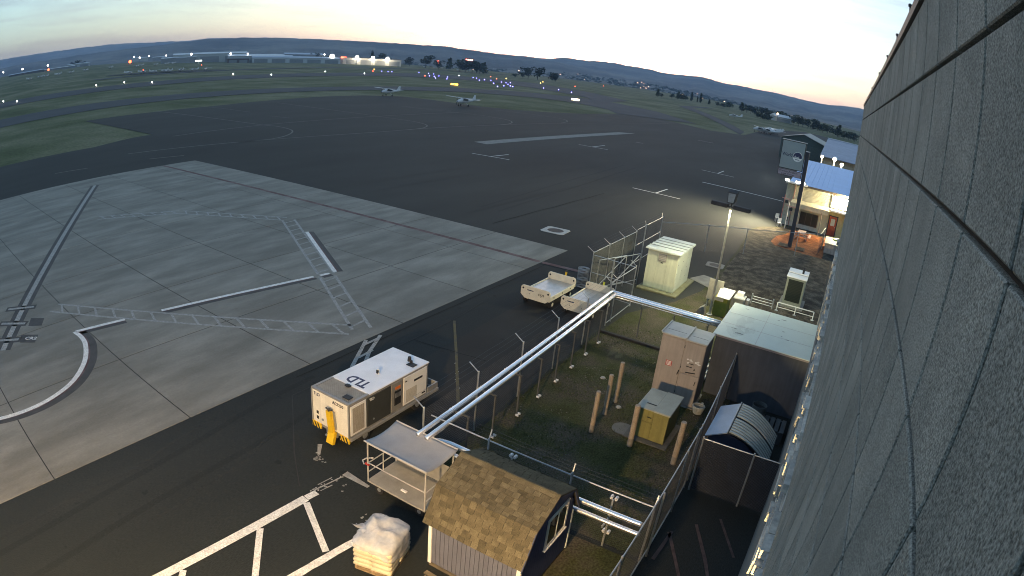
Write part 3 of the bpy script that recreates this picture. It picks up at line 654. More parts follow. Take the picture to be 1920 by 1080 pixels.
# ---------------------------------------------------------------- open baggage carts
CARTDECK = mat('aluminium_deck', (.46, .46, .46), .38, .75, var=.14, scale=2.5, bscale=30)
def baggage_cart(label, loc, number):
    t = thing('baggage_cart', label, 'baggage cart', loc, 0, 'open baggage carts by the gate')
    L, W, ZD = 3.05, 1.56, .66
    CP = mat('cart_cream', (.72, .66, .52), .5, var=.1, scale=3)
    b = MB(); b.cbox((-L / 2, -W / 2, ZD - .05), (L / 2, W / 2, ZD), .012); dk = b.build('deck', CARTDECK, t)
    for k in range(1, 4):
        b = MB(); b.box((-L / 2 + .02, -W / 2 + k * W / 4 - .008, ZD + .0005), (L / 2 - .02, -W / 2 + k * W / 4 + .008, ZD + .004)); b.build('deck_seam', GALV, dk)
    for s in (-1, 1):
        b = MB(); b.cbox((-L / 2, s * W / 2 - .03 + .03 * s, ZD - .22), (L / 2, s * W / 2 + .03 + .03 * s, ZD + .055), .012); sl = b.build('side_rail', CP, t)
        for k in range(3):
            b = MB(); x = -L / 2 + .5 + k * 1.0; b.cyl((x, s * (W / 2 + .06), ZD - .06), (x, s * (W / 2 + .075), ZD - .06), .04, n=8); b.build('tie_ring', INK, sl)
    for s in (-1, 1):                                          # end boards with rounded hand-hole corners
        x = s * (L / 2 + .035); pts = []
        hw, top, bot = W / 2 + .1, ZD + .40, ZD - .30
        for (cy, sg) in ((hw - .16, 1), (-hw + .16, -1)):
            for k in range(6):
                a = (k / 5) * math.pi / 2; a = math.pi / 2 - a if sg > 0 else math.pi / 2 + a
                pts.append((cy + .16 * math.cos(a), top - .16 + .16 * math.sin(a))) if sg > 0 else None
        right = [(hw - .16 + .16 * math.cos(math.pi / 2 * (1 - k / 5)), top - .16 + .16 * math.sin(math.pi / 2 * (1 - k / 5))) for k in range(6)]
        left = [(-y, z) for y, z in reversed(right)]
        out = left + right + [(hw, bot + .2), (hw - .25, bot), (-hw + .25, bot), (-hw, bot + .2)]
        b = MB(); b.prism([(x - .025, y, z) for y, z in out], (.05, 0, 0)); eb = b.build('end_board', CP, t)
        for q in (-1, 1):
            b = MB(); b.cyl((x - .028, q * (hw - .13), top - .17), (x + .028, q * (hw - .13), top - .17), .055, n=10); b.build('hand_hole', INK, eb)
            b = MB(); b.cyl((x - .03, q * .35, ZD - .02), (x + .03, q * .35, ZD - .02), .025, n=6); b.build('bolt', INK, eb)
    b = MB(); b.box((-L / 2 + .2, -.35, .36), (L / 2 - .2, -.27, ZD - .051)); b.box((-L / 2 + .2, .27, .36), (L / 2 - .2, .35, ZD - .051)); b.build('chassis', CP, t)
    for sx in (-1, 1):
        b = MB(); b.cyl((sx * (L / 2 - .42), -W / 2 + .1, .24), (sx * (L / 2 - .42), W / 2 - .1, .24), .04, n=8); b.box((sx * (L / 2 - .42) - .12, -.3, .24), (sx * (L / 2 - .42) + .12, .3, .40)); b.build('axle', DARKST, t)
        for sy in (-1, 1):
            y = sy * (W / 2 - .02); b = MB(); b.cyl((sx * (L / 2 - .42), y - .08, .22), (sx * (L / 2 - .42), y + .08, .22), .22, n=16); w = b.build('wheel', BLACK, t)
            b = MB(); b.cyl((sx * (L / 2 - .42), y - .085, .22), (sx * (L / 2 - .42), y + .085, .22), .11, n=10); b.build('hub', CP, w)
    b = MB(); b.bar((L / 2 + .1, -.06, .42), (L / 2 + .42, -.06, 1.15), .09, .06); tb = b.build('tow_bar', YELLOW if number else mat('lime_paint', (.62, .62, .05), .5), t)
    b = MB(); b.cyl((L / 2 + .40, -.1, 1.16), (L / 2 + .46, -.02, 1.22), .06, n=8); b.build('tow_eye', DARKST, tb)
    x = -L / 2 - .063
    b = MB(t.location * 0); b.box((x, .12, ZD + .15), (x + .004, .5, ZD + .20)); b.build('maker_mark', NAVYT, t)
    if number: lettering('fleet_number', number, .17, Vector((x + .001, -.16, ZD + .02)) + Vector(loc), (0, -1, 0), (0, 0, 1), INK, t, bold=.004)
    return t
baggage_cart('open baggage cart numbered on its end board, left of the gate', (29.2, 13.85, 0), 'C123')
baggage_cart('open baggage cart without number, tucked against the pipe fence', (29.3, 11.5, 0), None)

# ---------------------------------------------------------------- covered cart with fabric canopy
def covered_cart():
    t = thing('covered_cart', 'cart with sagging grey fabric canopy on posts, next to the shed', 'cart', (11.35, 8.98, 0))
    X0, X1, Y0, Y1, ZD, ZT = 10.7, 12.05, 7.9, 10.05, .5, 1.86
    FAB = mat('grey_canvas', (.30, .305, .32), .8, var=.1, scale=1.5, bump=.15, bscale=90)
    FRM = mat('painted_tube', (.52, .50, .47), .5, .3)
    DK = mat('plywood_deck', (.30, .285, .25), .8, var=.15, scale=2)
    b = MB(t); b.cbox((X0, Y0, ZD - .05), (X1, Y1, ZD), .012); b.build('deck', DK, t)
    b = MB(t); b.cbox((X1 - .03, Y0 + .04, ZD + .02), (X1, Y1 - .04, ZD + .72), .01); b.build('back_panel', mat('grey_panel', (.23, .225, .21), .7), t)
    for x in (X0 + .03, X1 - .05):
        for y in (Y0 + .03, Y1 - .03):
            b = MB(t); b.cyl((x, y, ZD), (x, y, ZT - .02), .025, n=8); b.build('post', FRM, t)
    def rail(p, q, name='rail'): b = MB(t); b.cyl(p, q, .018, n=8); b.build(name, FRM, t)
    rail((X0 + .03, Y0 + .03, 1.14), (X0 + .03, Y1 - .03, 1.14)); rail((X0 + .03, Y0 + .02, ZT - .04), (X0 + .03, Y1 - .02, ZT - .04)); rail((X1 - .05, Y0 + .02, ZT - .04), (X1 - .05, Y1 - .02, ZT - .04))
    for y in (Y0 + .03, Y1 - .03):
        for z in (ZD + .3, ZD + .62): rail((X0 + .03, y, z), (X1 - .05, y, z))
        rail((X0 + .7, y, ZD), (X0 + .7, y, ZD + .62))
    b = MB(t); b.tube([(X0 + .3, Y1 + .0, 1.14), (X0 + .2, Y1 + .16, 1.12), (X0 + .05, Y1 + .2, 1.1), (X0 - .04, Y1 + .06, 1.08)], .02, 6); b.build('hand_rail', FRM, t)
    b = MB(t); b.box((X0 + .0, Y1 - .08, 1.05), (X0 + .06, Y1 + .06, 1.11)); b.build('red_tape', RED, t)
    b = MB(t); nx, ny = 12, 18; vs_, fs = [], []                # canopy sags between the side rails
    for lay in (0, 1):
        for i in range(nx + 1):
            for j in range(ny + 1):
                u, v = i / nx, j / ny
                sag = .20 * (4 * u * (1 - u)) * (.72 + .28 * (2 * v - 1) ** 2) * -1 + .02 * math.sin(v * 9 + u * 4)
                vs_.append((X0 - .05 + (X1 - X0 + .1) * u, Y0 - .05 + (Y1 - Y0 + .1) * v, ZT + .05 + sag * .55 - .012 * lay))
    w = ny + 1; K = (nx + 1) * w
    for i in range(nx):
        for j in range(ny):
            a = i * w + j; fs += [(a, a + 1, a + w + 1, a + w), (K + a, K + a + w, K + a + w + 1, K + a + 1)]
    for i in range(nx): fs += [(i * w, (i + 1) * w, K + (i + 1) * w, K + i * w), (i * w + ny, K + i * w + ny, K + (i + 1) * w + ny, (i + 1) * w + ny)]
    for j in range(ny): fs += [(j, K + j, K + j + 1, j + 1), (nx * w + j, nx * w + j + 1, K + nx * w + j + 1, K + nx * w + j)]
    b.add(vs_, fs); b.build('canopy', FAB, t, smooth=True)
    b = MB(t); b.cyl((X0 - .04, Y0 - .04, ZT + .05), (X0 - .04, Y1 + .04, ZT + .05), .022, n=8); b.build('canopy_hem', FRM, t); b = MB(t); b.cyl((X1 + .04, Y0 - .04, ZT + .05), (X1 + .04, Y1 + .04, ZT + .05), .022, n=8); b.build('canopy_hem', FRM, t)
    for x in (X0 + .25, X1 - .25):
        for y in (Y0 + .35, Y1 - .3):
            b = MB(t); b.cyl((x - .05, y, .16), (x + .05, y, .16), .16, n=14); w_ = b.build('wheel', BLACK, t)
            b = MB(t); b.cyl((x - .055, y, .16), (x + .055, y, .16), .07, n=8); b.build('hub', GALV, w_)
    b = MB(t); b.box((X0 + .15, Y0 + .1, .28), (X1 - .15, Y1 - .1, ZD - .052)); b.build('under_frame', DARKST, t)
    b = MB(t); b.box((X0 + .28, 8.8, ZD + .001), (X0 + .36, 9.0, ZD + .03)); b.build('name_plate', WHITE, t)
covered_cart()

# ---------------------------------------------------------------- pallet of sacks under plastic film
def pallet_stack():
    cx, cy = 8.85, 7.86; ang = R_(14); loc = (cx, cy, 0)
    WOOD = mat('pallet_wood', (.32, .23, .13), .85, var=.25, scale=3, bscale=40)
    t = thing('wooden_pallet', 'wooden pallet under the wrapped sacks in front of the shed', 'pallet', loc, ang)
    for k in range(6): b = MB(); b.box((-.6 + k * .22, -.5, .11), (-.5 + k * .22, .5, .133)); b.build('deck_board', WOOD, t)
    for y in (-.46, 0, .46): b = MB(); b.box((-.6, y - .04, .022), (.6, y + .04, .109)); b.build('stringer', WOOD, t)
    for x in (-.55, 0, .55): b = MB(); b.box((x - .05, -.5, 0), (x + .05, .5, .021)); b.build('bottom_board', WOOD, t)
    SACK = mat('cream_sack', (.66, .58, .40), .7, var=.15, scale=3, col2=(.55, .49, .36), bump=.3, bscale=25, randv=.12)
    def sack_mesh(seed):
        bm = bmesh.new(); bmesh.ops.create_cube(bm, size=2); bmesh.ops.subdivide_edges(bm, edges=bm.edges[:], cuts=3, use_grid_fill=True)
        for v in bm.verts:
            x, y, z = v.co; e = (abs(x) ** 4 + abs(y) ** 4) ** .25; k = max(0, min(1, (e - .55) / .5))
            z *= 1 - .55 * k ** 2; x *= 1 - .03 * abs(z)
            v.co = Vector((x * .315, y * .265, z * .085 + .012 * noise.noise((x * 2 + seed, y * 2, z))))
        me = bpy.data.meshes.new('sack'); bm.to_mesh(me); bm.free(); me.materials.append(SACK)
        for p in me.polygons: p.use_smooth = True
        return me
    sm = [sack_mesh(k * 3.7) for k in range(3)]
    rows = ['bottom', 'second lowest', 'middle', 'second highest', 'top']
    for lv in range(5):
        for a, nx_ in ((-1, 'camera-side'), (1, 'far-side')):
            for c, ny_ in ((-1, 'right'), (1, 'left')):
                o = link('sack', sm[rnd.randrange(3)]); p = Matrix.Rotation(ang, 3, 'Z') @ Vector((a * .30, c * .255, 0))
                o.location = (cx + p.x + rnd.uniform(-.012, .012), cy + p.y + rnd.uniform(-.012, .012), .215 + lv * .158); o.rotation_euler = (0, 0, ang + rnd.uniform(-.04, .04))
                tag(o, 'cream sack in the %s layer of the wrapped pallet, %s %s corner' % (rows[lv], nx_, ny_), 'sack', 'sacks on the wrapped pallet')
    FILM = mat('plastic_film', (.70, .72, .78), .22, var=.1, scale=4, alpha=.48, spec=.6, bump=.6, bscale=11)
    b = MB(); nu, nv = 44, 14; vs_, fs = [], []
    for j in range(nv + 1):
        v = j / nv
        for i in range(nu):
            a = 2 * math.pi * i / nu; ca, sa = math.cos(a), math.sin(a); e = (abs(ca) ** 5 + abs(sa) ** 5) ** -.2
            if v < .55: z0 = .80 - .42 * max(0, -sa * .9 + .25 * ca); rr, z = 1.0, z0 + (.97 - z0) * v / .55
            else: s = (v - .55) / .45; rr, z = 1 - .92 * s, .97 + .16 * math.sin(s * 2.2)
            side = 0
            wr = 1 + .07 * noise.noise((ca * 4, sa * 4, v * 7)) + .05 * noise.noise((ca * 11, sa * 11, v * 13))
            zz = z + (.16 * noise.noise((ca * 2.2 * rr + 4, sa * 2.2 * rr, 3.1)) + .05 * noise.noise((ca * 6 * rr, sa * 6 * rr, 8.1))) * (1 if v > .5 else .25) - side
            vs_.append((.63 * ca * e * rr * wr, .55 * sa * e * rr * wr, zz))
    for j in range(nv):
        for i in range(nu):
            k = (i + 1) % nu; fs.append((j * nu + i, j * nu + k, (j + 1) * nu + k, (j + 1) * nu + i))
    fs.append(tuple(nv * nu + i for i in range(nu))); b.add(vs_, fs)
    # loose twisted flap at the corner
    vv = []; ff = []
    for i in range(9):
        for k in range(5):
            s, q = i / 8, k / 4; vv.append((-.30 + .22 * q + .06 * math.sin(5 * s), .34 + .24 * s + .03 * math.cos(7 * q), 1.04 + .26 * s * (1 - .5 * q) + .03 * math.sin(9 * s + 3 * q)))
    for i in range(8):
        for k in range(4): ff.append((i * 5 + k, i * 5 + k + 1, i * 5 + k + 6, i * 5 + k + 5))
    b.add(vv, ff)
    f = b.build('plastic_wrap', FILM, smooth=True); f.location = loc; f.rotation_euler = (0, 0, ang); f.scale = (1.06, 1.06, 1.03)
    tag(f, 'crumpled clear plastic film wrapped over the stack of sacks', 'plastic wrap')
pallet_stack()
# ---------------------------------------------------------------- garden shed with gambrel roof
def shed():
    X0, X1, Y0, Y1 = 9.5, 12.3, 4.22, 6.9; XC = (X0 + X1) / 2
    t = thing('garden_shed', 'navy gambrel shed with brown shingle roof in the foreground', 'shed', (XC, (Y0 + Y1) / 2, 0))
    NAVY = mat('navy_siding', (.040, .058, .14), .7, var=.12, scale=2); GREYS = mat('grey_siding', (.125, .130, .17), .75, var=.12, scale=2, bscale=40)
    SHM = mat('asphalt_shingle', (.098, .084, .054), .92, var=.15, scale=3, bump=.5, bscale=70, col2=(.135, .115, .072), mix=(.3, .7), fine=.25, randv=.26, spec=.15)
    SHB = mat('shingle_backing', (.055, .05, .04), .95, var=.2)
    ZE, ZK, ZR = 1.55, 2.44, 2.86; KX = 1.02; EX = 1.52
    prof = [(X0 + .05, .12), (X0 + .05, ZE - .03), (XC - KX + .02, ZK - .05), (XC, ZR - .05), (XC + KX - .02, ZK - .05), (X1 - .05, ZE - .03), (X1 - .05, .12)]
    b = MB(t); b.prism([(x, Y0 + .06, z) for x, z in prof], (0, Y1 - Y0 - .12, 0)); b.build('wall', NAVY, t)
    n = 19                                                     # grooved vertical boards on the front
    for k in range(n):
        w = (Y1 - Y0 - .24) / n; y = Y0 + .12 + k * w; b = MB(t); b.cbox((X0 + .02, y + .004, .14), (X0 + .049, y + w - .004, ZE - .06), .005); b.build('siding_board', GREYS, t)
    for k in range(20):                                        # gable boards
        w = (X1 - X0 - .2) / 20; x = X0 + .1 + k * w; xm = abs(x + w / 2 - XC)
        zt = (ZR - (ZR - ZK) * xm / KX if xm < KX else ZK - (ZK - ZE) * (xm - KX) / (EX - KX)) - .10
        b = MB(t); b.cbox((x + .003, Y0 + .03, .14), (x + w - .003, Y0 + .059, zt), .004); b.build('gable_board', NAVY, t)
    for y0, y1, x0, x1 in ((Y1 - .12, Y1 - .02, X0 - .002, X0 + .052), (Y0 + .02, Y0 + .12, X0 - .002, X0 + .052)):
        b = MB(t); b.cbox((x0, y0, .1), (x1, y1, ZE - .04), .006); b.build('corner_trim', WHITE, t)
    b = MB(t); b.cbox((X1 - .11, Y0 + .012, .1), (X1 - .03, Y0 + .062, ZE - .08), .006); b.build('corner_trim', WHITE, t)
    b = MB(t); b.cbox((X0 + .0, Y0 + .0, .1), (X0 + .07, Y0 + .03, ZE - .12), .006); b.build('corner_trim', WHITE, t)
    b = MB(t); b.box((X0 + .02, Y0 + .05, 0), (X1 - .02, Y1 - .05, .118)); b.build('skid_base', mat('treated_timber', (.12, .10, .07), .9), t)
    # roof decks and shingles
    slopes = [((XC - EX, ZE), (XC - KX, ZK)), ((XC - KX, ZK), (XC, ZR)), ((XC + KX, ZK), (XC, ZR)), ((XC + EX, ZE), (XC + KX, ZK))]
    roof = None; bb = MB(t); OV = .08
    for (xa, za), (xb, zb) in slopes:
        d = Vector((xb - xa, 0, zb - za)); n_ = Vector((-d.z, 0, d.x)).normalized()
        if n_.z < 0: n_ = -n_
        q = n_ * .03
        bb.prism([(xa, Y0 - OV, za), (xb, Y0 - OV, zb), (xb - q.x, Y0 - OV, zb - q.z), (xa - q.x, Y0 - OV, za - q.z)], (0, Y1 - Y0 + 2 * OV, 0))
    roof = bb.build('roof', SHB, t)
    tabs = {}
    def tab(w, h):
        key = (round(w, 3), round(h, 3))
        if key not in tabs:
            q = MB(); e = .006; q.hexa([(0, e, 0), (0, w - e, 0), (h, w - e, 0), (h, e, 0)], [(0, e, .014), (0, w - e, .014), (h, w - e, .003), (h, e, .003)]); tabs[key] = q.mesh('shingle', SHM)
        return tabs[key]
    cnt = 0; back = MB(t)
    for si, ((xa, za), (xb, zb)) in enumerate(slopes):
        d = Vector((xb - xa, 0, zb - za)); L = d.length; nrow = round(L / .145); h = L / nrow; d.normalize()
        for r in range(nrow):
            y = Y0 - OV; first = True; off = (r * .37) % 1
            while y < Y1 + OV - .001:
                w = rnd.choice((.19, .19, .19, .24)) * (off if first and off > .3 else 1); first = False; w = min(w, Y1 + OV - y)
                if w < .03: break
                p = Vector((xa, y, za)) + d * (r * h)
                nrm = d.cross(Vector((0, 1, 0))); nrm = nrm if nrm.z > 0 else -nrm
                flip = d.cross(Vector((0, 1, 0))).z < 0
                lift = rnd.choice((0, .003, .007, .012))
                Mx = Matrix((( d.x, 0, nrm.x), (0, 1, 0), (d.z, 0, nrm.z)))
                if si < 2 and cnt < 300:
                    o = link('shingle', tab(round(w, 2) if w > .05 else w, h * 1.25), roof); cnt += 1
                    m4 = Mx.to_4x4(); m4.translation = p + nrm * (.002 + lift) - Vector(t.location); o.matrix_local = m4
                else:
                    me = tab(round(w, 2) if w > .05 else w, h * 1.25)
                    back.add([p + nrm * (.002 + lift) + Mx @ v.co for v in me.vertices], [tuple(f.vertices) for f in me.polygons])
                y += w
    back.build('shingle_field', SHM, roof, kind='stuff')
    b = MB(t); b.prism([(XC - .12, Y0 - OV, ZR - .03), (XC, Y0 - OV, ZR + .025), (XC + .12, Y0 - OV, ZR - .03)], (0, Y1 - Y0 + 2 * OV, 0)); b.build('ridge_cap', SHM, roof)
    for sgn in (-1, 1):                                        # barge boards along the near gable
        for (a, za), (c, zc) in (((EX, ZE), (KX, ZK)), ((KX, ZK), (0, ZR))):
            b = MB(t); b.bar((XC + sgn * a, Y0 - .065, za - .05), (XC + sgn * c, Y0 - .065, zc - .05), .02, .09); b.build('barge_board', NAVY, t)
    # window in the gable
    wx0, wx1, wz0, wz1 = 10.72, 11.72, 1.28, 2.12
    b = MB(t)
    b.box((wx0 - .06, Y0 - .005, wz0 - .07), (wx1 + .06, Y0 + .035, wz0)); b.box((wx0 - .06, Y0 - .005, wz1), (wx1 + .06, Y0 + .035, wz1 + .07))
    b.box((wx0 - .06, Y0 - .004, wz0), (wx0 + .01, Y0 + .034, wz1)); b.box((wx1 - .01, Y0 - .004, wz0), (wx1 + .06, Y0 + .034, wz1))
    b.box(((wx0 + wx1) / 2 - .02, Y0 - .003, wz0), ((wx0 + wx1) / 2 + .02, Y0 + .033, wz1)); fr = b.build('window', WHITE, t)
    for x0, x1 in ((wx0 + .01, (wx0 + wx1) / 2 - .02), ((wx0 + wx1) / 2 + .02, wx1 - .01)):
        b = MB(t); b.box((x0, Y0 + .008, wz0), (x1, Y0 + .02, wz1)); b.build('pane', mat('dark_glass', (.015, .018, .022), .08, var=.02, spec=.6), fr)
    b = MB(t); b.cbox((wx0 - .1, Y0 - .04, wz0 - .10), (wx1 + .1, Y0 + .035, wz0 - .071), .006); b.build('sill', WHITE, fr)
shed()
def planks():
    WD = mat('grey_plank', (.20, .16, .10), .9, var=.25, scale=3, bscale=40)
    for k, (x, y, a, l) in enumerate(((9.18, 6.0, 1.50, 1.5), (9.02, 5.85, 1.56, 1.6), (8.86, 5.98, 1.52, 1.45), (8.7, 5.8, 1.62, 1.3))):
        b = MB(); b.cbox((-l / 2, -.07, 0), (l / 2, .07, .035), .005); o = b.build('loose_plank', WD); o.location = (x, y, .02 + .036 * (k % 2)); o.rotation_euler = (0, .03, a)
        tag(o, ['loose plank lying against the foot of the shed front', 'loose plank second out from the shed front', 'loose plank third out from the shed front', 'short outermost loose plank before the shed front'][k], 'plank', 'planks before the shed')
    b = MB(); pts = []
    for i in range(26): pts.append((8.35 + .25 * math.sin(i * .7) * (1 - i / 40), 6.75 + .02 * i + .15 * math.cos(i * .9), .03))
    b.tube(pts, .012, 5); o = b.build('tangled_cord', mat('grey_cord', (.30, .29, .26), .8)); tag(o, 'tangled grey cord on the asphalt beside the pallet', 'cord')
planks()
# ---------------------------------------------------------------- insulated pipe runs
PIPEM = mat('aluminium_jacket', (.97, .97, .98), .27, .9, var=.02, scale=1, fine=0)
SUPM = mat('dull_strut', (.10, .105, .11), .6, .3)
CLAMP = mat('white_clamp', (.75, .75, .76), .4, .2)
def pipe_run():
    t = thing('pipe_rack', 'pair of shiny silver insulated pipes running along the fence to the white-roofed hut', 'pipe', (20, 9.3, 0))
    Z = 1.93
    A = [(11.9, 8.98), (27.7, 9.58)]
    for dy, r, dz in ((.16, .075, .0), (-.16, .085, .0), (-.02, .05, -.16)):
        n = 9; p = [(A[0][0] + (A[1][0] - A[0][0]) * i / n, A[0][1] + dy + (A[1][1] - A[0][1]) * i / n, Z + dz) for i in range(n + 1)]
        ex, ey = p[-1][0] + dy, p[-1][1]; cor = [(ex - .02, ey, Z + dz)]
        q = [(27.75 + dy, ey - .12 - (ey - .12 - 3.72) * i / 5, Z + dz) for i in range(6)]
        b = MB(t); b.tube(p + [(27.7 + dy - .03, ey - .03, Z + dz)] + q, r, 14); pp = b.build('pipe', PIPEM, t, smooth=True)
        for i in range(1, 9):
            b = MB(t); x, y, z = p[i]; d = Vector((p[i][0] - p[i - 1][0], p[i][1] - p[i - 1][1], 0)).normalized() * .025; b.cyl((x - d.x, y - d.y, z), (x + d.x, y + d.y, z), r + .003, n=14); b.build('jacket_band', PIPEM, pp)
        for i in range(1, 5):
            b = MB(t); x, y, z = q[i]; b.cyl((x, y - .025, z), (x, y + .025, z), r + .003, n=14); b.build('jacket_band', PIPEM, pp)
        # turned-down end behind the covered cart
        b = MB(t); b.tube([(11.9, 8.98 + dy, Z + dz), (11.72, 8.9 + dy, Z + dz - .02), (11.62, 8.8 + dy, Z + dz - .12), (11.6, 8.75 + dy, .2)], r, 12) if False else None
    for k, x in enumerate((14.0, 15.7, 17.5, 19.2, 20.8, 22.4, 24.0, 25.6)):
        y = A[0][1] + (x - A[0][0]) * (A[1][1] - A[0][1]) / (A[1][0] - A[0][0])
        b = MB(t); b.bar((x, y - .26, 0), (x, y - .26, Z - .25), .05); b.box((x - .025, y - .30, Z - .26), (x + .025, y + .34, Z - .215)); s = b.build('support', SUPM, t)
        for dz, yy in ((Z - .18, y + .34), (.10, y - .33)):
            for d in (-.055, .055):
                b = MB(t); b.cyl((x + d * 1.4, yy - .05, dz), (x + d * 1.4, yy + .06, dz), .045, n=8); b.build('clamp', CLAMP, s)
    for y in (8.0, 6.3, 4.6):
        b = MB(t); b.bar((27.75, y, 0), (27.75, y, Z - .25), .05); b.box((27.45, y - .025, Z - .26), (28.05, y + .025, Z - .215)); b.build('support', SUPM, t)
pipe_run()
def pipe_run2():
    t = thing('pipe_rack', 'two stacked silver pipes running from behind the shed to the corner of the mesh fence', 'pipe', (12.75, 5.0, 0))
    for x, z, r in ((12.62, 1.55, .075), (12.62, 1.20, .07), (12.80, 1.38, .05)):
        b = MB(t); b.tube([(x, 2.42, z)] + [(x, 2.5 + k * 1.2, z) for k in range(6)] + [(x - .1, 8.72, z + .03), (x - .3, 8.85, z + .1)], r, 12); b.build('pipe', PIPEM, t, smooth=True)
    for y in (3.45, 6.6):
        b = MB(t); b.bar((12.98, y, 0), (12.98, y, 1.7), .05); b.box((12.5, y - .025, 1.04), (13.0, y + .025, 1.09)); s = b.build('support', GALV, t)
        for z in (.5, 1.72):
            for d in (-.07, .07): b = MB(t); b.cyl((13.0, y + d, z), (13.12, y + d, z), .05, n=8); b.build('clamp', CLAMP, s)
pipe_run2()
# ---------------------------------------------------------------- chain-link fences
WIREM = mat('chain_link_wire', (.085, .09, .105), .6, .5)
SCREENM = mat('privacy_screen', (.030, .036, .048), .9, var=.15, scale=2, alpha=.85)
def chain(b, p0, p1, z0, z1, sp=.085, r=.0026):
    p0, p1 = Vector((*p0, 0)), Vector((*p1, 0)); L = (p1 - p0).length; d = (p1 - p0) / L; h = z1 - z0
    P = lambda u, z: p0 + d * u + Vector((0, 0, z))
    k = -h
    while k < L:
        ua, ub = max(0, k), min(L, k + h)
        if ub - ua > .02:
            b.wire(P(ua, z0 + ua - k), P(ub, z0 + ub - k), r); b.wire(P(ua, z1 - (ua - k)), P(ub, z1 - (ub - k)), r)
        k += sp
def fence(label, pts, posts, h, arm=None, top=True, barbs=3, group='chain link fences around the compound', mid=False, screen=None, bottom=False, sp=.085, post_r=.032, name='chain_link_fence', wire=.0021):
    """pts: fence line corners; posts: list of (x, y); arm: outward (dx, dy) of the barbed-wire arms"""
    base = Vector((pts[0][0], pts[0][1], 0)); t = thing(name, label, 'fence', base, 0, group)
    for (x, y) in posts:
        b = MB(t); b.cyl((x, y, 0), (x, y, h + .04), post_r, n=10); b.sphere((x, y, h + .05), post_r * 1.15, n=8); p = b.build('post', GALV, t)
        if arm:
            b = MB(t); b.bar((x, y, h + .03), (x + arm[0], y + arm[1], h + .32), .035, .02); b.build('barb_arm', GALV, p)
    for a, c in zip(pts, pts[1:]):
        if top: b = MB(t); b.cyl((*a, h), (*c, h), .021, n=8); b.build('top_rail', GALV, t)
        if mid: b = MB(t); b.cyl((*a, h * .55), (*c, h * .55), .021, n=8); b.build('mid_rail', GALV, t)
        if bottom: b = MB(t); b.cyl((*a, .12), (*c, .12), .021, n=8); b.build('bottom_rail', GALV, t)
        b = MB(t); chain(b, a, c, .05, h, sp, wire); b.build('chain_mesh', WIREM, t, fix=False)
        if screen:
            b = MB(t); d = Vector((c[0] - a[0], c[1] - a[1], 0)).normalized(); q = Vector((-d.y, d.x, 0)) * .02
            b.prism([Vector((*a, .08)) + q, Vector((*c, .08)) + q, Vector((*c, h - .05)) + q, Vector((*a, h - .05)) + q], q * .2); b.build('privacy_screen', screen, t)
        if arm and barbs:
            for k in range(barbs):
                f = (k + 1) / barbs; n = max(2, int((Vector(c) - Vector(a)).length / 1.0)); b = MB(t)
                line = [(a[0] + (c[0] - a[0]) * i / n + arm[0] * f, a[1] + (c[1] - a[1]) * i / n + arm[1] * f, h + .03 + .29 * f - .02 * (i % 2)) for i in range(n + 1)]
                for p, q in zip(line, line[1:]): b.wire(p, q, .0035)
                b.build('barbed_wire', WIREM, t, fix=False)
    return t
def along(a, b, xs):
    return [(x, a[1] + (x - a[0]) * (b[1] - a[1]) / (b[0] - a[0])) for x in xs]
A0, A1 = (12.65, 9.52), (28.0, 9.86)
fence('long barbed chain link fence beside the silver pipes', [A0, A1], along(A0, A1, (12.65, 15.67, 18.78, 21.85, 25.0, 28.0)), 2.3, (-.05, .36), top=False)
ta = [o for o in COL.objects if o.get('label') == 'long barbed chain link fence beside the silver pipes'][0]
b = MB(ta); b.cyl((12.65, 9.52, 1.45), (15.67, 9.587, 1.45), .024, n=8); b.build('brace_rail', GALV, ta)
B0, B1 = (12.95, 9.45), (12.95, 2.3)
fence('barbed chain link fence running behind the shed', [B0, B1], [(12.95, 7.38), (12.95, 4.72), (12.95, 2.3)], 1.98, (0, 0.0) if False else (.12, .0))
fence('tall chain link fence parallel to the terminal wall, right of the shed', [(8.6, 2.22), (17.05, 2.28)], [(10.4, 2.23), (13.25, 2.2), (15.6, 2.25), (17.05, 2.28)], 2.25, None, bottom=True)
fence('chain link fence between the dumpster and the yellow cabinet', [(17.05, 2.28), (24.1, 2.55)], [(17.55, 2.3), (20.6, 2.42), (24.1, 2.55)], 2.15, None, mid=False)
fence('short fence with brown privacy mesh in front of the dumpster', [(17.05, 2.1), (17.05, -.5)], [(17.05, 2.1), (17.05, .4)], 2.02, None, screen=SCREENM, sp=.07)
fence('short fence section with arm between the pipe corner and the cream cabinet', [(28.0, 9.86), (31.7, 9.88)], [(28.75, 9.87), (31.7, 9.88)], 2.35, (-.1, .36), bottom=True)
fence('chain link gate leaf standing across the gap beside the cream cabinet', [(31.75, 9.95), (31.95, 12.55)], [(31.85, 11.3)], 2.3, None, mid=True, bottom=True, post_r=.022, name='chain_link_gate')
C0, C1 = (31.9, 12.6), (39.3, 12.62)
fence('barbed chain link fence with grey screen by the baggage carts', [C0, C1], along(C0, C1, (31.9, 34.4, 36.9, 39.3)), 2.45, (-.1, .38), screen=mat('grey_screen', (.15, .155, .14), .9, alpha=.6))
fence('open sliding gate with bright rails behind the cream cabinet', [(39.5, 12.64), (45.4, 12.7)], [(41.3, 12.66), (45.4, 12.7)], 2.55, (0, .1), barbs=2, mid=True, bottom=True, post_r=.05, name='chain_link_gate')
fence('low dark fence crossing behind the cream cabinet', [(45.5, 12.7), (48.3, 9.6), (50.7, 6.8)], [(48.3, 9.6), (50.7, 6.8)], 2.15, None, top=True, wire=.0018, sp=.14)
fence('thin fence running along the mulch bed towards the sign pole', [(50.7, 6.8), (57.0, .9), (61.2, .6)], [(55.0, 2.8), (61.2, .6)], 2.1, None, wire=.0018, sp=.14)
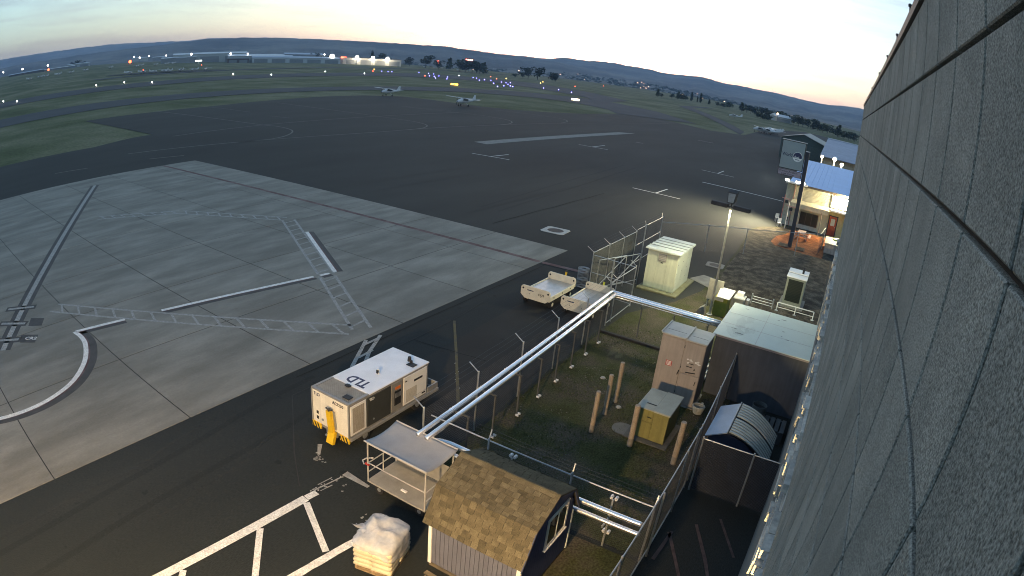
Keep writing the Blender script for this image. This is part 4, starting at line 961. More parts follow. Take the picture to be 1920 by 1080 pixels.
def gate_frames():
    t = thing('gate_frame', 'folded tubular gate frame leaning inside the gate opening', 'gate', (33, 11.6, 0))
    for dx, dy in ((0, 0), (1.2, -.5)):
        b = MB(t)
        for p, q in (((32.2 + dx, 12.3 + dy, .3), (34.6 + dx, 11.5 + dy, .3)), ((32.2 + dx, 12.3 + dy, 2.0), (34.6 + dx, 11.5 + dy, 2.0)), ((32.2 + dx, 12.3 + dy, 0), (32.2 + dx, 12.3 + dy, 2.0)), ((34.6 + dx, 11.5 + dy, 0), (34.6 + dx, 11.5 + dy, 2.0)), ((32.2 + dx, 12.3 + dy, .3), (34.6 + dx, 11.5 + dy, 2.0))): b.cyl(p, q, .025, n=8)
        b.build('frame', GALV, t)
    s = thing('notice_board', 'small red lettered notice on the barbed fence by the gate', 'sign', (38.4, 12.7, 1.5))
    b = MB(s); b.cbox((37.9, 12.66, 1.25), (38.9, 12.69, 1.95), .008); b.build('plate', mat('grey_notice', (.30, .29, .27), .6), s)
    for k in range(4):
        b = MB(s); b.box((38.0, 12.652, 1.36 + k * .15), (38.8 - .1 * (k % 2), 12.659, 1.42 + k * .15)); b.build('print_line', RED, s)
    c = thing('wire_coil', 'upright coil of rolled chain link mesh at the fence end', 'coil', (32.6, 13.35, 0))
    b = MB(c)
    for k in range(7):
        r = .34 - .03 * k
        for z in (.05, .5, .95, 1.15): b.tube([(32.6 + r * math.cos(a * .45), 13.35 + r * math.sin(a * .45), z) for a in range(15)], .006, 4)
    for k in range(28): a = k * .2244; b.wire((32.6 + .34 * math.cos(a), 13.35 + .34 * math.sin(a), .0), (32.6 + .34 * math.cos(a + .5), 13.35 + .34 * math.sin(a + .5), 1.18), .006); b.wire((32.6 + .34 * math.cos(a), 13.35 + .34 * math.sin(a), .0), (32.6 + .34 * math.cos(a - .5), 13.35 + .34 * math.sin(a - .5), 1.18), .006)
    b.build('roll', GALV, c, fix=False)
gate_frames()
# ---------------------------------------------------------------- cream utility enclosure on its pad
def cream_cabinet():
    X0, X1, Y0, Y1, H = 35.5, 38.9, 8.5, 10.5, 2.55
    t = thing('utility_enclosure', 'large cream metal utility enclosure on a concrete pad by the gate', 'cabinet', (37.2, 9.5, 0))
    CM_ = mat('enclosure_cream', (.60, .62, .46), .55, var=.08, scale=1.2, fine=.04, streak=.08); CR = mat('enclosure_roof', (.50, .54, .50), .45, var=.1, scale=1.5)
    b = MB(t); b.cbox((X0 - .45, Y0 - .35, 0), (X1 + .6, Y1 + .25, .11), .02); b.build('pad', mat('mossy_pad', (.17, .17, .10), .9, var=.25, scale=2), t)
    b = MB(t); b.box((X0 + .03, Y0 + .03, .112), (X1 - .03, Y1 - .03, H)); b.build('body', CM_, t)
    for k in range(3):
        w = (Y1 - Y0 - .02) / 3; b = MB(t); b.cbox((X0, Y0 + .01 + k * w + .008, .16), (X0 + .029, Y0 + .01 + (k + 1) * w - .008, H - .06), .006); d = b.build('front_panel', CM_, t)
        if k == 1:
            yc = Y0 + .01 + 1.5 * w; b = MB(t); b.cbox((X0 - .03, yc - .25, H - .62), (X0 - .002, yc + .25, H - .16), .01); v = b.build('vent', mat('vent_grey', (.32, .30, .26), .6), d)
            for q in range(4): b = MB(t); b.box((X0 - .045, yc - .21, H - .56 + q * .10), (X0 - .031, yc + .21, H - .50 + q * .10)); b.build('slat', mat('slat_tan', (.45, .42, .36), .6), v)
            b = MB(t); b.box((X0 - .012, yc - .08, H - .74), (X0 - .002, yc + .08, H - .68)); b.build('name_plate', INK, d)
    for k in range(3):
        w = (X1 - X0 - .04) / 3; b = MB(t); b.cbox((X0 + .02 + k * w + .006, Y0, .16), (X0 + .02 + (k + 1) * w - .006, Y0 + .029, H - .06), .006); d = b.build('side_panel', mat('enclosure_side', (.50, .53, .44), .55, var=.08, scale=1.2), t)
        for z in (.7, 1.3, 1.9): b = MB(t); b.cyl((X0 + .2 + k * w, Y0 - .012, z), (X0 + .2 + k * w, Y0 - .001, z), .025, n=8); b.build('bolt', INK, d)
    b = MB(t); b.hexa([(X0 - .14, Y0 - .14, H + .001), (X1 + .1, Y0 - .14, H + .001), (X1 + .1, Y1 + .14, H + .001), (X0 - .14, Y1 + .14, H + .001)], [(X0 - .12, Y0 - .12, H + .09), (X1 + .08, Y0 - .12, H + .11), (X1 + .08, Y1 + .12, H + .11), (X0 - .12, Y1 + .12, H + .09)]); r = b.build('roof', CR, t)
    for k in range(1, 5): x = X0 + k * (X1 - X0) / 5; b = MB(t); b.box((x - .03, Y0 - .15, H + .10), (x + .03, Y1 + .15, H + .135)); b.build('roof_seam', mat('seam_grey', (.22, .24, .23), .6), r)
cream_cabinet()
b = MB(); b.hexa([(38.9, 6.9, .012), (41.2, 6.3, .012), (41.6, 8.0, .012), (40.0, 8.6, .012)], [(38.95, 6.95, .05), (41.15, 6.35, .05), (41.5, 7.95, .05), (40.0, 8.5, .05)])
tag(b.build('concrete_slab', CONC2), 'loose weathered concrete slab on the grass right of the cream enclosure', 'slab')

def manhole(label, cx, cy, s, m_ring):
    t = thing('manhole', label, 'manhole', (cx, cy, 0), .08)
    b = MB(); n = 28; r = s * .34; pts = [(r * math.cos(2 * math.pi * k / n), r * math.sin(2 * math.pi * k / n)) for k in range(n)]
    sq = []
    for x, y in pts: f = s / 2 / max(abs(x), abs(y)); sq.append((x * f, y * f))
    vs_ = [(x, y, .034) for x, y in sq] + [(x, y, .034) for x, y in pts] + [(x, y, .0) for x, y in sq] + [(x, y, .0) for x, y in pts]
    fs = [(i, (i + 1) % n, n + (i + 1) % n, n + i) for i in range(n)] + [(i, 2 * n + i, 2 * n + (i + 1) % n, (i + 1) % n) for i in range(n)] + [(n + i, n + (i + 1) % n, 3 * n + (i + 1) % n, 3 * n + i) for i in range(n)]
    b.add(vs_, fs); b.build('collar', m_ring, t)
    b = MB(); b.cyl((0, 0, .004), (0, 0, .028), r - .02, n=28); lid = b.build('lid', mat('cast_iron', (.035, .035, .036), .7, .4), t)
    b = MB()
    for k in range(-3, 4): q = math.sqrt(max(0, (r - .05) ** 2 - (k * r / 4) ** 2)); b.box((-q, k * r / 4 - .012, .0281), (q, k * r / 4 + .012, .032))
    b.build('lid_rib', mat('cast_iron', (.035, .035, .036)), lid)
manhole('round manhole in a square concrete collar on the asphalt beyond the apron', 43.3, 20.6, 1.95, mat('collar_light', (.42, .41, .38), .85, var=.15))
manhole('round manhole in a worn collar on the grass behind the light pole', 44.9, 7.9, 1.35, mat('collar_grey', (.20, .19, .17), .9, var=.25))

# ---------------------------------------------------------------- bollards
BOLM = mat('bollard_paint', (.33, .265, .20), .7, var=.25, scale=4, col2=(.26, .215, .165), bscale=20, fine=.15)
for x, y, h, r, lean, lab in ((18.28, 6.24, 1.72, .085, .012, 'tan pipe bollard nearest the camera in the row of three'), (19.79, 6.35, 1.70, .085, -.01, 'middle tan pipe bollard of the row of three'), (20.93, 6.38, 1.78, .085, .006, 'tan pipe bollard farthest in the row of three'),
                             (18.31, 4.74, 1.68, .10, .0, 'thick bollard at the left corner of the yellow cabinet'), (18.17, 3.03, 1.73, .10, .01, 'thick scuffed bollard at the right corner of the yellow cabinet beside the fence')):
    t = thing('bollard', lab, 'bollard', (x, y, 0), 0, 'steel bollards in the compound'); t.rotation_euler = (lean, -lean, 0)
    b = MB(); b.cyl((0, 0, -.05), (0, 0, .34), r * 1.02, n=16, cap=False); b.build('foot', mat('shaded_foot', (.20, .18, .16), .8, var=.3), t)  # lower end tinted darker: shade from the shed put into the colour
    b = MB(); b.cyl((0, 0, .34), (0, 0, h - .02), r, n=16, cap=False); b.build('pipe', BOLM, t)
    b = MB(); b.cyl((0, 0, h - .02), (0, 0, h), r, r * .9, n=16); b.build('cap', BOLM, t)

# ---------------------------------------------------------------- tall tan cabinet
def tan_cabinet():
    X0, X1, Y0, Y1, H = 22.4, 23.75, 3.6, 5.42, 2.9
    t = thing('equipment_cabinet', 'tall pinkish tan steel cabinet with grey lid beside the white-roofed hut', 'cabinet', (23.1, 4.5, 0))
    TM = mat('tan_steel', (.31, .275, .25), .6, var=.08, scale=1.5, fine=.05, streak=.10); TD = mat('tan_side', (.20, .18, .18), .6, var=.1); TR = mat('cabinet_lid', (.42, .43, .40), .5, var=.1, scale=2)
    b = MB(t); b.box((X0 + .03, Y0, .05), (X1, Y1, H - .05)); b.build('body', TM, t)
    YM = 4.43
    def door(y0, y1, z0, z1, name='door'):
        b = MB(t); b.cbox((X0, y0 + .008, z0 + .008), (X0 + .029, y1 - .008, z1 - .008), .008); return b.build(name, TM, t)
    dl = door(YM, Y1, .10, H - .13); du = door(Y0, YM, 1.42, H - .13); dd = door(Y0, YM, .10, 1.42); door(Y0, Y1, H - .13, H - .06, 'head_panel')
    b = MB(t); b.cbox((X0 - .008, 4.80, 1.55), (X0 - .001, 5.06, 1.78), .003); sg = b.build('danger_sign', mat('sign_red', (.40, .05, .04), .6), dl)
    for k in range(4): b = MB(t); b.box((X0 - .011, 4.83, 1.58 + k * .05), (X0 - .0085, 5.03, 1.605 + k * .05)); b.build('print_line', WHITE, sg)
    for k in range(10):
        b = MB(t); y = 3.68 + rnd.uniform(0, .55); z = 1.98 + rnd.uniform(-.08, .12) ; b.poly([(X0 - .003 - .0005 * k, y + .06 * math.cos(a * 1.05) * rnd.uniform(.5, 1.3), z + .04 * math.sin(a * 1.05) * rnd.uniform(.5, 1.3)) for a in range(6)]); b.build('torn_sticker', mat('sticker_white', (.6, .6, .6), .7), du)
    for z, y0, y1 in ((1.88, 3.92, 4.18), (1.74, 3.96, 4.22)): b = MB(t); b.box((X0 - .006, y0, z), (X0 - .001, y1, z + .035)); b.build('slot', INK, du)
    b = MB(t); b.bar((X0 - .03, 4.18, 1.50), (X0 - .03, 3.78, 1.56), .03); b.cyl((X0 - .04, 3.85, 1.70), (X0 - .001, 3.85, 1.70), .03, n=8); b.build('handle', INK, du)
    b = MB(t); b.bar((X0 - .02, 4.50, 1.30), (X0 - .02, 4.46, 1.50), .04); b.build('latch', INK, dl)
    b = MB(t); b.bar((X0 - .02, 3.72, 1.05), (X0 - .02, 3.70, 1.22), .03); b.build('latch', INK, dd)
    for z in (.5, 1.6, 2.5): b = MB(t); b.cyl((X0 - .012, 4.43, z), (X0 - .012, 4.43, z + .1), .014, n=6); b.build('hinge', DARKST, dl)
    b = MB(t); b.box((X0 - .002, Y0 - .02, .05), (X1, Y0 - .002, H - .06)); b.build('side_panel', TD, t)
    for y0, y1, z in ((YM + .02, Y1 + .04, H), (Y0 - .05, YM + .0, H - .02)):
        b = MB(t); b.cbox((X0 - .05, y0, z - .06), (X1 + .06, y1, z), .012); l = b.build('lid', TR, t)
        b = MB(t); b.box((X0 + .45, y0 + .1, z + .0005), (X0 + .47, y1 - .12, z + .004)); b.build('lid_seam', DARKST, l)
    for y in (YM + .0, Y1 + .03): b = MB(t); b.box((X0 - .06, y - .03, H + .001), (X1 + .07, y + .03, H + .035)); b.build('lid_rib', TR, t)
    b = MB(t); b.box((X0 - .1, Y0 - .1, .012), (X1 + .1, Y1 + .1, .048)); b.build('plinth', CONC2, t)
tan_cabinet()
for k, (x, y) in enumerate(((27.8, 4.03), (26.84, 3.97), (26.12, 3.92), (25.5, 3.9), (24.4, 3.88))):
    b = MB(); b.cbox((x - .22, y - .11, .012), (x + .22, y + .11, .11), .015)
    tag(b.build('paver_block', mat('white_paver', (.52, .51, .46), .85, var=.15)), '%s pale paving block from the far end in the gap beside the white-roofed hut' % ORD[k], 'paver', 'pale blocks in the gap')
def junk():
    t = thing('hose_reel', 'small heap of grey hose and fittings in the gap by the tan cabinet', 'hose', (22.2, 3.25, 0))
    b = MB(t)
    for k in range(5): b.tube([(22.2 + (.16 + .02 * k) * math.cos(a * .5), 3.28 + (.16 + .02 * k) * math.sin(a * .5), .06 + .07 * k) for a in range(14)], .035, 6)
    b.build('hose', mat('hose_grey', (.30, .31, .29), .7), t)
    b = MB(t); b.cyl((22.45, 3.2, 0), (22.45, 3.2, .4), .05, n=8); b.build('stub_pipe', GALV, t)
junk()

# ---------------------------------------------------------------- yellow transformer cabinet
def yellow_cabinet():
    X0, X1, Y0, Y1, H = 18.97, 20.55, 3.72, 4.9, 1.32
    t = thing('transformer_cabinet', 'low mustard yellow transformer cabinet with grey lid between two bollards', 'cabinet', (19.8, 4.3, 0))
    YM_ = mat('mustard_paint', (.19, .175, .06), .6, var=.15, scale=2, streak=.16); YL = mat('cabinet_grey_lid', (.33, .345, .29), .55, var=.12, scale=2)
    b = MB(t); b.box((X0 + .05, Y0, .06), (X1, Y1, H - .04)); b.build('body', YM_, t)
    b = MB(t); b.cbox((X0 - .03, Y0 - .01, .10), (X0 + .049, Y0 + .55, H - .04), .01); b.build('door', YM_, t)
    b = MB(t); b.cbox((X0 + .01, Y0 + .56, .78), (X0 + .049, Y1 + .01, H - .04), .01); d = b.build('door', YM_, t)
    b = MB(t); b.cbox((X0 + .01, Y0 + .56, .10), (X0 + .049, Y1 + .01, .765), .01); b.build('door', YM_, t)
    b = MB(t); b.bar((X0 - .0, Y0 + .62, .98), (X0 - .0, Y0 + .78, .98), .03); b.build('handle', INK, d)
    b = MB(t); b.cbox((X0 - .09, Y0 - .06, H - .04), (X1 + .05, Y0 + .58, H + .03), .012); b.build('lid', YL, t)
    b = MB(t); b.cbox((X0 - .05, Y0 + .585, H - .05), (X1 + .05, Y1 + .05, H), .012); l = b.build('lid', YL, t)
    b = MB(t); b.box((X0 + .35, Y0 + .62, H + .001), (X0 + .40, Y1 - .2, H + .012)); b.build('lid_seam', DARKST, l)
    b = MB(t); b.cbox((X0 - .25, Y0 - .2, .012), (X1 + .2, Y1 + .3, .058), .02); b.build('pad', mat('dark_pad', (.10, .10, .09), .9), t)
yellow_cabinet()
b = MB(); b.cyl((0, 0, 0), (0, 0, .03), .42, n=20)
o = b.build('round_cover', mat('worn_cover', (.13, .13, .12), .9)); o.location = (19.2, 5.35, .012); tag(o, 'round grey ground cover left of the yellow cabinet', 'cover')
for x, y in ((20.6, 6.1), (22.5, 7.6)):
    b = MB(); b.cyl((0, 0, 0), (0, 0, .05), .12, .09, n=12); o = b.build('valve_cover', mat('dull_cover', (.32, .31, .28), .8)); o.location = (x, y, .012); tag(o, 'small white valve cover by the farthest bollard' if x < 21 else 'small pale valve cover in the middle of the compound grass', 'cover')

# ---------------------------------------------------------------- white-roofed hut against the terminal
def hut():
    X0, X1, Y0, Y1, H = 24.25, 28.75, -.55, 3.6, 2.78
    t = thing('equipment_hut', 'tan block hut with a flat stained white roof against the terminal wall', 'hut', (26.5, 1.5, 0))
    WM = mat('hut_tan', (.066, .076, .098), .85, var=.12, scale=1.2, fine=.06, bump=.2, streak=.14)
    RM = bpy.data.materials.new('white_membrane')
    RM = mat('white_membrane', (.56, .66, .61), .55, var=.07, scale=.7, col2=(.47, .56, .52), mix=(.5, .75), fine=.03)
    b = MB(t); b.box((X0, Y0, 0), (X1, Y1, H - .12)); b.build('wall', WM, t)
    b = MB(t); b.cbox((X0 - .10, Y0, H - .118), (X1 + .08, Y1 + .10, H - .035), .01); b.build('fascia', mat('lilac_fascia', (.22, .215, .25), .6), t)
    b = MB(t); b.cbox((X0 - .13, Y0, H - .034), (X1 + .10, Y1 + .13, H), .012); r = b.build('roof', RM, t)
    for x in (X0 + 1.5, X0 + 3.0): b = MB(t); b.box((x - .012, Y0 + .02, H + .0005), (x + .012, Y1 + .08, H + .004)); b.build('roof_seam', mat('seam_line', (.44, .46, .44), .6), r)
    b = MB(t); b.box((X0 - .1, 1.9, H + .0005), (X1 + .05, 1.925, H + .0035)); b.build('roof_seam', mat('seam_line', (.44, .46, .44), .6), r)
    def stain(cx, cy, sx, sy, k, m): 
        q = MB(t); q.poly([(cx + sx * math.cos(a * .42) * rnd.uniform(.6, 1.2), cy + sy * math.sin(a * .42) * rnd.uniform(.6, 1.2), H + .002 + .0008 * k) for a in range(15)]); q.build('stain', m, r)
    S1 = mat('roof_stain', (.30, .33, .31), .7, var=.4, scale=4, alpha=.06); S2 = mat('roof_mark', (.16, .17, .17), .7, alpha=.4)
    for k, a in enumerate(((25.1, 2.9, .75, .5), (25.0, 2.8, .45, .32), (26.2, 2.9, .8, .25), (26.9, 2.6, .6, .2), (25.6, 2.4, .5, .25))): stain(*a, k, S1)
    for k, a in enumerate(((24.85, 2.75, .07, .2), (25.3, 3.05, .05, .16), (28.2, 1.15, .08, .13), (27.95, 1.4, .05, .06), (26.6, 1.0, .05, .08), (25.7, .7, .06, .09), (25.95, 1.0, .04, .05), (28.3, 3.0, .05, .1))): stain(*a, 6 + k, S2)
hut()

# ---------------------------------------------------------------- dumpster with peaked lids, barrel, crates
def dumpster():
    X0, X1, Y0, Y1 = 18.55, 20.75, .12, 2.05
    t = thing('dumpster', 'dark blue dumpster with peaked lids, one smooth and one ribbed', 'dumpster', (19.6, 1.1, 0))
    DB = mat('dumpster_blue', (.025, .035, .07), .6, var=.2, scale=2); LID = mat('lid_blue_grey', (.36, .42, .52), .5, var=.1, scale=2); RIB = mat('lid_pale', (.42, .46, .44), .5, var=.15, scale=3)
    YR = 1.55
    b = MB(t); b.prism([(X0, Y0, .12), (X0, Y1, .12), (X0, Y1 + .1, 1.28), (X0, YR, 1.62), (X0, Y0 + .75, 1.42), (X0, Y0 - .02, .92)], (X1 - X0, 0, 0)); b.build('body', DB, t)
    b = MB(t); b.hexa([(X0 - .1, YR, 1.66), (X1 + .1, YR, 1.66), (X1 + .1, Y1 + .22, 1.30), (X0 - .1, Y1 + .22, 1.30)], [(X0 - .1, YR, 1.70), (X1 + .1, YR, 1.70), (X1 + .1, Y1 + .22, 1.34), (X0 - .1, Y1 + .22, 1.34)]); b.build('smooth_lid', LID, t)
    for x0, x1 in ((X0 - .12, (X0 + X1) / 2 - .03), ((X0 + X1) / 2 + .03, X1 + .12)):
        vs_, fs = [], []; n = 10; b = MB(t)
        for i in range(n + 1):
            u = i / n; y = YR - .04 - u * 1.62; z = 1.72 - .10 * u - .75 * u ** 2.2
            vs_ += [(x0, y, z), (x1, y, z), (x0, y, z - .03), (x1, y, z - .03)]
        for i in range(n): k = 4 * i; fs += [(k, k + 1, k + 5, k + 4), (k + 2, k + 6, k + 7, k + 3), (k, k + 4, k + 6, k + 2), (k + 1, k + 3, k + 7, k + 5)]
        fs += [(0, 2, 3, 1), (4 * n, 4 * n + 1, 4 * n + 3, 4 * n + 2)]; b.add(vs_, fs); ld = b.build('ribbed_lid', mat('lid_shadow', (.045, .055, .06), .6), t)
        nr = 6
        for q in range(nr):
            xa = x0 + .03 + q * (x1 - x0 - .06) / nr; xb = xa + (x1 - x0 - .06) / nr * .55; b = MB(t); vs_, fs = [], []
            for i in range(n + 1):
                u = i / n; y = YR - .06 - u * 1.58; z = 1.735 - .10 * u - .75 * u ** 2.2
                vs_ += [(xa, y, z + .03), (xb, y, z + .03), (xa, y, z - .02), (xb, y, z - .02)]
            for i in range(n): k = 4 * i; fs += [(k, k + 1, k + 5, k + 4), (k, k + 4, k + 6, k + 2), (k + 1, k + 3, k + 7, k + 5)]
            b.add(vs_, fs); b.build('rib', RIB, ld)
    b = MB(t); b.cyl((X0 - .13, YR, 1.73), (X1 + .13, YR, 1.73), .025, n=8); b.build('hinge_rod', GALV, t)
    for y in (Y0 + .2, Y1 - .2):
        for x in (X0 + .2, X1 - .2): b = MB(t); b.cyl((x, y - .04, .07), (x, y + .04, .07), .07, n=10); b.build('caster', BLACK, t)
    b = MB(t); b.box((X0 + .3, Y1 + .02, .7), (X1 - .3, Y1 + .16, .82)); b.build('fork_pocket', DB, t)
dumpster()
def barrel():
    t = thing('trash_barrel', 'dark open topped barrel standing behind the dumpster', 'barrel', (22.7, .95, 0))
    m = mat('barrel_grey', (.10, .11, .115), .7, var=.2); b = MB(t)
    for (z0, z1) in ((0, .33), (.33, .66), (.66, .98)):
        b.cyl((22.7, .95, z0), (22.7, .95, z1), .29, n=24, cap=False)
    b.cyl((22.7, .95, .0), (22.7, .95, .03), .28, n=24); b.build('drum', m, t)
    b = MB(t); b.cyl((22.7, .95, .80), (22.7, .95, .82), .285, n=24); b.build('dark_opening', INK, t)  # black disc below the rim stands for the shade inside the drum
    for z in (.33, .66, .97): b = MB(t); b.tube([(22.7 + .295 * math.cos(a * .2618), .95 + .295 * math.sin(a * .2618), z) for a in range(25)], .014, 5); b.build('hoop', m, t)
    c = thing('slatted_crate', 'low dark slatted crate between the barrel and the terminal wall', 'crate', (22.2, .35, 0)); w = mat('dark_board', (.085, .09, .095), .8, var=.2)
    for k in range(5): b = MB(c); b.cbox((21.75, -.3 + k * .24, .52), (22.85, -.12 + k * .24, .56), .006); b.build('slat', w, c)
    for x in (21.82, 22.78): b = MB(c); b.box((x - .05, -.3, .0), (x + .05, .84, .518)); b.build('frame', w, c)
barrel()

# ---------------------------------------------------------------- light pole and boxes below it
LAMPC = (1.0, .92, .58)
def yard_pole():
    t = pole_lamp('light_pole', 'tall light pole with a cross bar and one tilted floodlight above the green box', (34.0, 5.72, 0), 6.35, 0, LAMPC, None, None, rz=R_(-6))
    b = MB(); b.bar((0, 0, 6.40), (0, 0, 6.75), .05); b.build('top_bracket', DARKST, t)
    b = MB(); b.hexa([(-.30, -.20, 6.60), (.16, -.20, 6.72), (.16, .20, 6.72), (-.30, .20, 6.60)], [(-.22, -.26, 7.20), (.16, -.26, 7.30), (.16, .26, 7.30), (-.22, .26, 7.20)]); fl = b.build('floodlight', DARKST, t)
    b = MB(); b.hexa([(-.325, -.16, 6.65), (-.305, -.16, 6.65), (-.305, .16, 6.65), (-.325, .16, 6.65)], [(-.255, -.21, 7.14), (-.235, -.21, 7.14), (-.235, .21, 7.14), (-.255, .21, 7.14)]); b.build('glass', mat('lamp_glass', (.22, .24, .26), .15), fl)
    ld = bpy.data.lights.new('light_pole_lamp', 'SPOT'); ld.energy = 2300; ld.color = LAMPC; ld.spot_size = R_(156); ld.spot_blend = .5; ld.shadow_soft_size = .25
    lo = bpy.data.objects.new('light_pole_lamp', ld); COL.objects.link(lo); lo.parent = t; lo.location = (0, 0, 6.22)
yard_pole()
def flood_behind():
    t = pole_lamp('floodlight_pole', 'floodlight pole on the ramp behind the camera lighting the foreground', (-3, 3.4, 0), 8.4, 0, (1, .70, .36), None, None, rz=R_(80))
    ld = bpy.data.lights.new('floodlight_lamp', 'SPOT'); ld.energy = 17000; ld.color = (1.0, .67, .33); ld.spot_size = R_(100); ld.spot_blend = .55; ld.shadow_soft_size = .3
    lo = bpy.data.objects.new('floodlight_lamp', ld); COL.objects.link(lo); lo.parent = t; lo.location = (0, 0, 8.25)
    d = Vector((18, 15, -9.5)); lo.rotation_euler = (Matrix.Rotation(-R_(80), 3, 'Z') @ d).to_track_quat('-Z', 'Y').to_euler()
flood_behind()
def wall_light():
    t = thing('wall_light', 'shielded wall light low on the terminal wall behind the camera', 'wall lamp', (-5, -.45, 5.2))
    b = MB(t); b.cbox((-5.2, -.45, 5.1), (-4.85, -.15, 5.35), .03); b.build('housing', DARKST, t)
    b = MB(t); b.box((-4.849, -.42, 5.14), (-4.845, -.18, 5.31)); b.build('lens', glow('wall_light_lens', (1, .75, .4), 5), t)
    ld = bpy.data.lights.new('wall_light_lamp', 'SPOT'); ld.energy = 22000; ld.color = (1.0, .72, .32); ld.spot_size = R_(14); ld.spot_blend = .8; ld.shadow_soft_size = .08
    lo = bpy.data.objects.new('wall_light_lamp', ld); COL.objects.link(lo); lo.parent = t; lo.location = (.3, .12, .03); lo.rotation_euler = Vector((20, -.8, -.2)).to_track_quat('-Z', 'Y').to_euler()
wall_light()
b = MB(); b.cbox((27.0, 6.5, .0), (27.2, 9.7, .12), .02)
tag(b.build('timber_edging', mat('black_timber', (.025, .025, .028), .9)), 'black timber edging lying across the grass by the pipe corner', 'edging')
for k, (x, y, l) in enumerate(((25.4, 8.3, .7), (25.0, 7.9, .5))):
    b = MB(); b.poly([(x + l * math.cos(a * .5) * rnd.uniform(.4, 1), y + l * .45 * math.sin(a * .5) * rnd.uniform(.4, 1), .011 + .002 * k) for a in range(12)]); tag(b.build('pale_patch', mat('pale_grass_patch', (.17, .16, .085), .95, var=.4, scale=6, alpha=.45)), ['larger', 'smaller'][k] + ' pale yellowish patch in the compound grass near the pipe corner', 'dry grass')  # paler yellowish tone laid over the grass
def boxes():
    t = thing('electrical_box', 'mossy green electrical box with a white lid at the foot of the light pole', 'cabinet', (34.5, 5.2, 0))
    GM = mat('mossy_green', (.20, .22, .035), .8, var=.2, scale=2, col2=(.36, .20, .04), mix=(.5, .7)); b = MB(t); b.cbox((34.1, 4.85, 0), (35.35, 5.62, 1.15), .02); b.build('body', GM, t)
    b = MB(t); b.cbox((34.07, 5.1, .92), (34.098, 5.6, 1.13), .01); b.build('peeling_label', mat('pale_label', (.45, .46, .36), .8, var=.2), t)
    b = MB(t); b.hexa([(33.95, 4.75, 1.16), (35.5, 4.72, 1.30), (35.55, 5.62, 1.30), (34.0, 5.5, 1.16)], [(33.95, 4.75, 1.20), (35.5, 4.72, 1.34), (35.55, 5.62, 1.34), (34.0, 5.5, 1.20)]); b.build('lid', WHITE, t)
    t = thing('control_box', 'grey control box with a white top right of the mossy green box', 'cabinet', (35.6, 4.4, 0)); g = mat('control_grey', (.36, .38, .33), .6, var=.12)
    b = MB(t); b.cbox((35.3, 4.1, 0), (36.1, 4.68, .95), .02); b.build('body', g, t)
    b = MB(t); b.cbox((35.25, 4.05, .952), (36.15, 4.73, 1.0), .01); b.build('lid', mat('control_lid', (.50, .51, .48), .5), t)
    b = MB(t); b.cbox((35.75, 4.2, 1.001), (36.2, 4.62, 1.22), .01); b.build('junction_box', WHITE, t)
    b = MB(t); b.cbox((36.0, 3.85, .1), (36.5, 4.04, .8), .01); b.build('meter', GALV, t)
    t = thing('panel_board', 'grey plywood board fixed behind the light pole', 'board', (35.3, 5.75, 0)); b = MB(t); b.cbox((35.3, 5.45, .45), (35.36, 6.35, 1.75), .008); b.build('board', mat('grey_ply', (.30, .285, .24), .85, var=.15), t)
    for y in (5.55, 6.25): b = MB(t); b.box((35.36, y - .03, 0), (35.42, y + .03, 1.7)); b.build('post', GALV, t)
    t = thing('concrete_wedge', 'small sloping concrete block at the base of the light pole', 'block', (33.9, 6.1, 0)); b = MB(t); b.prism([(33.6, 5.95, .012), (33.6, 6.5, .012), (33.6, 6.35, .3), (33.6, 6.05, .55)], (.5, 0, 0)); b.build('block', CONC2, t)
boxes()
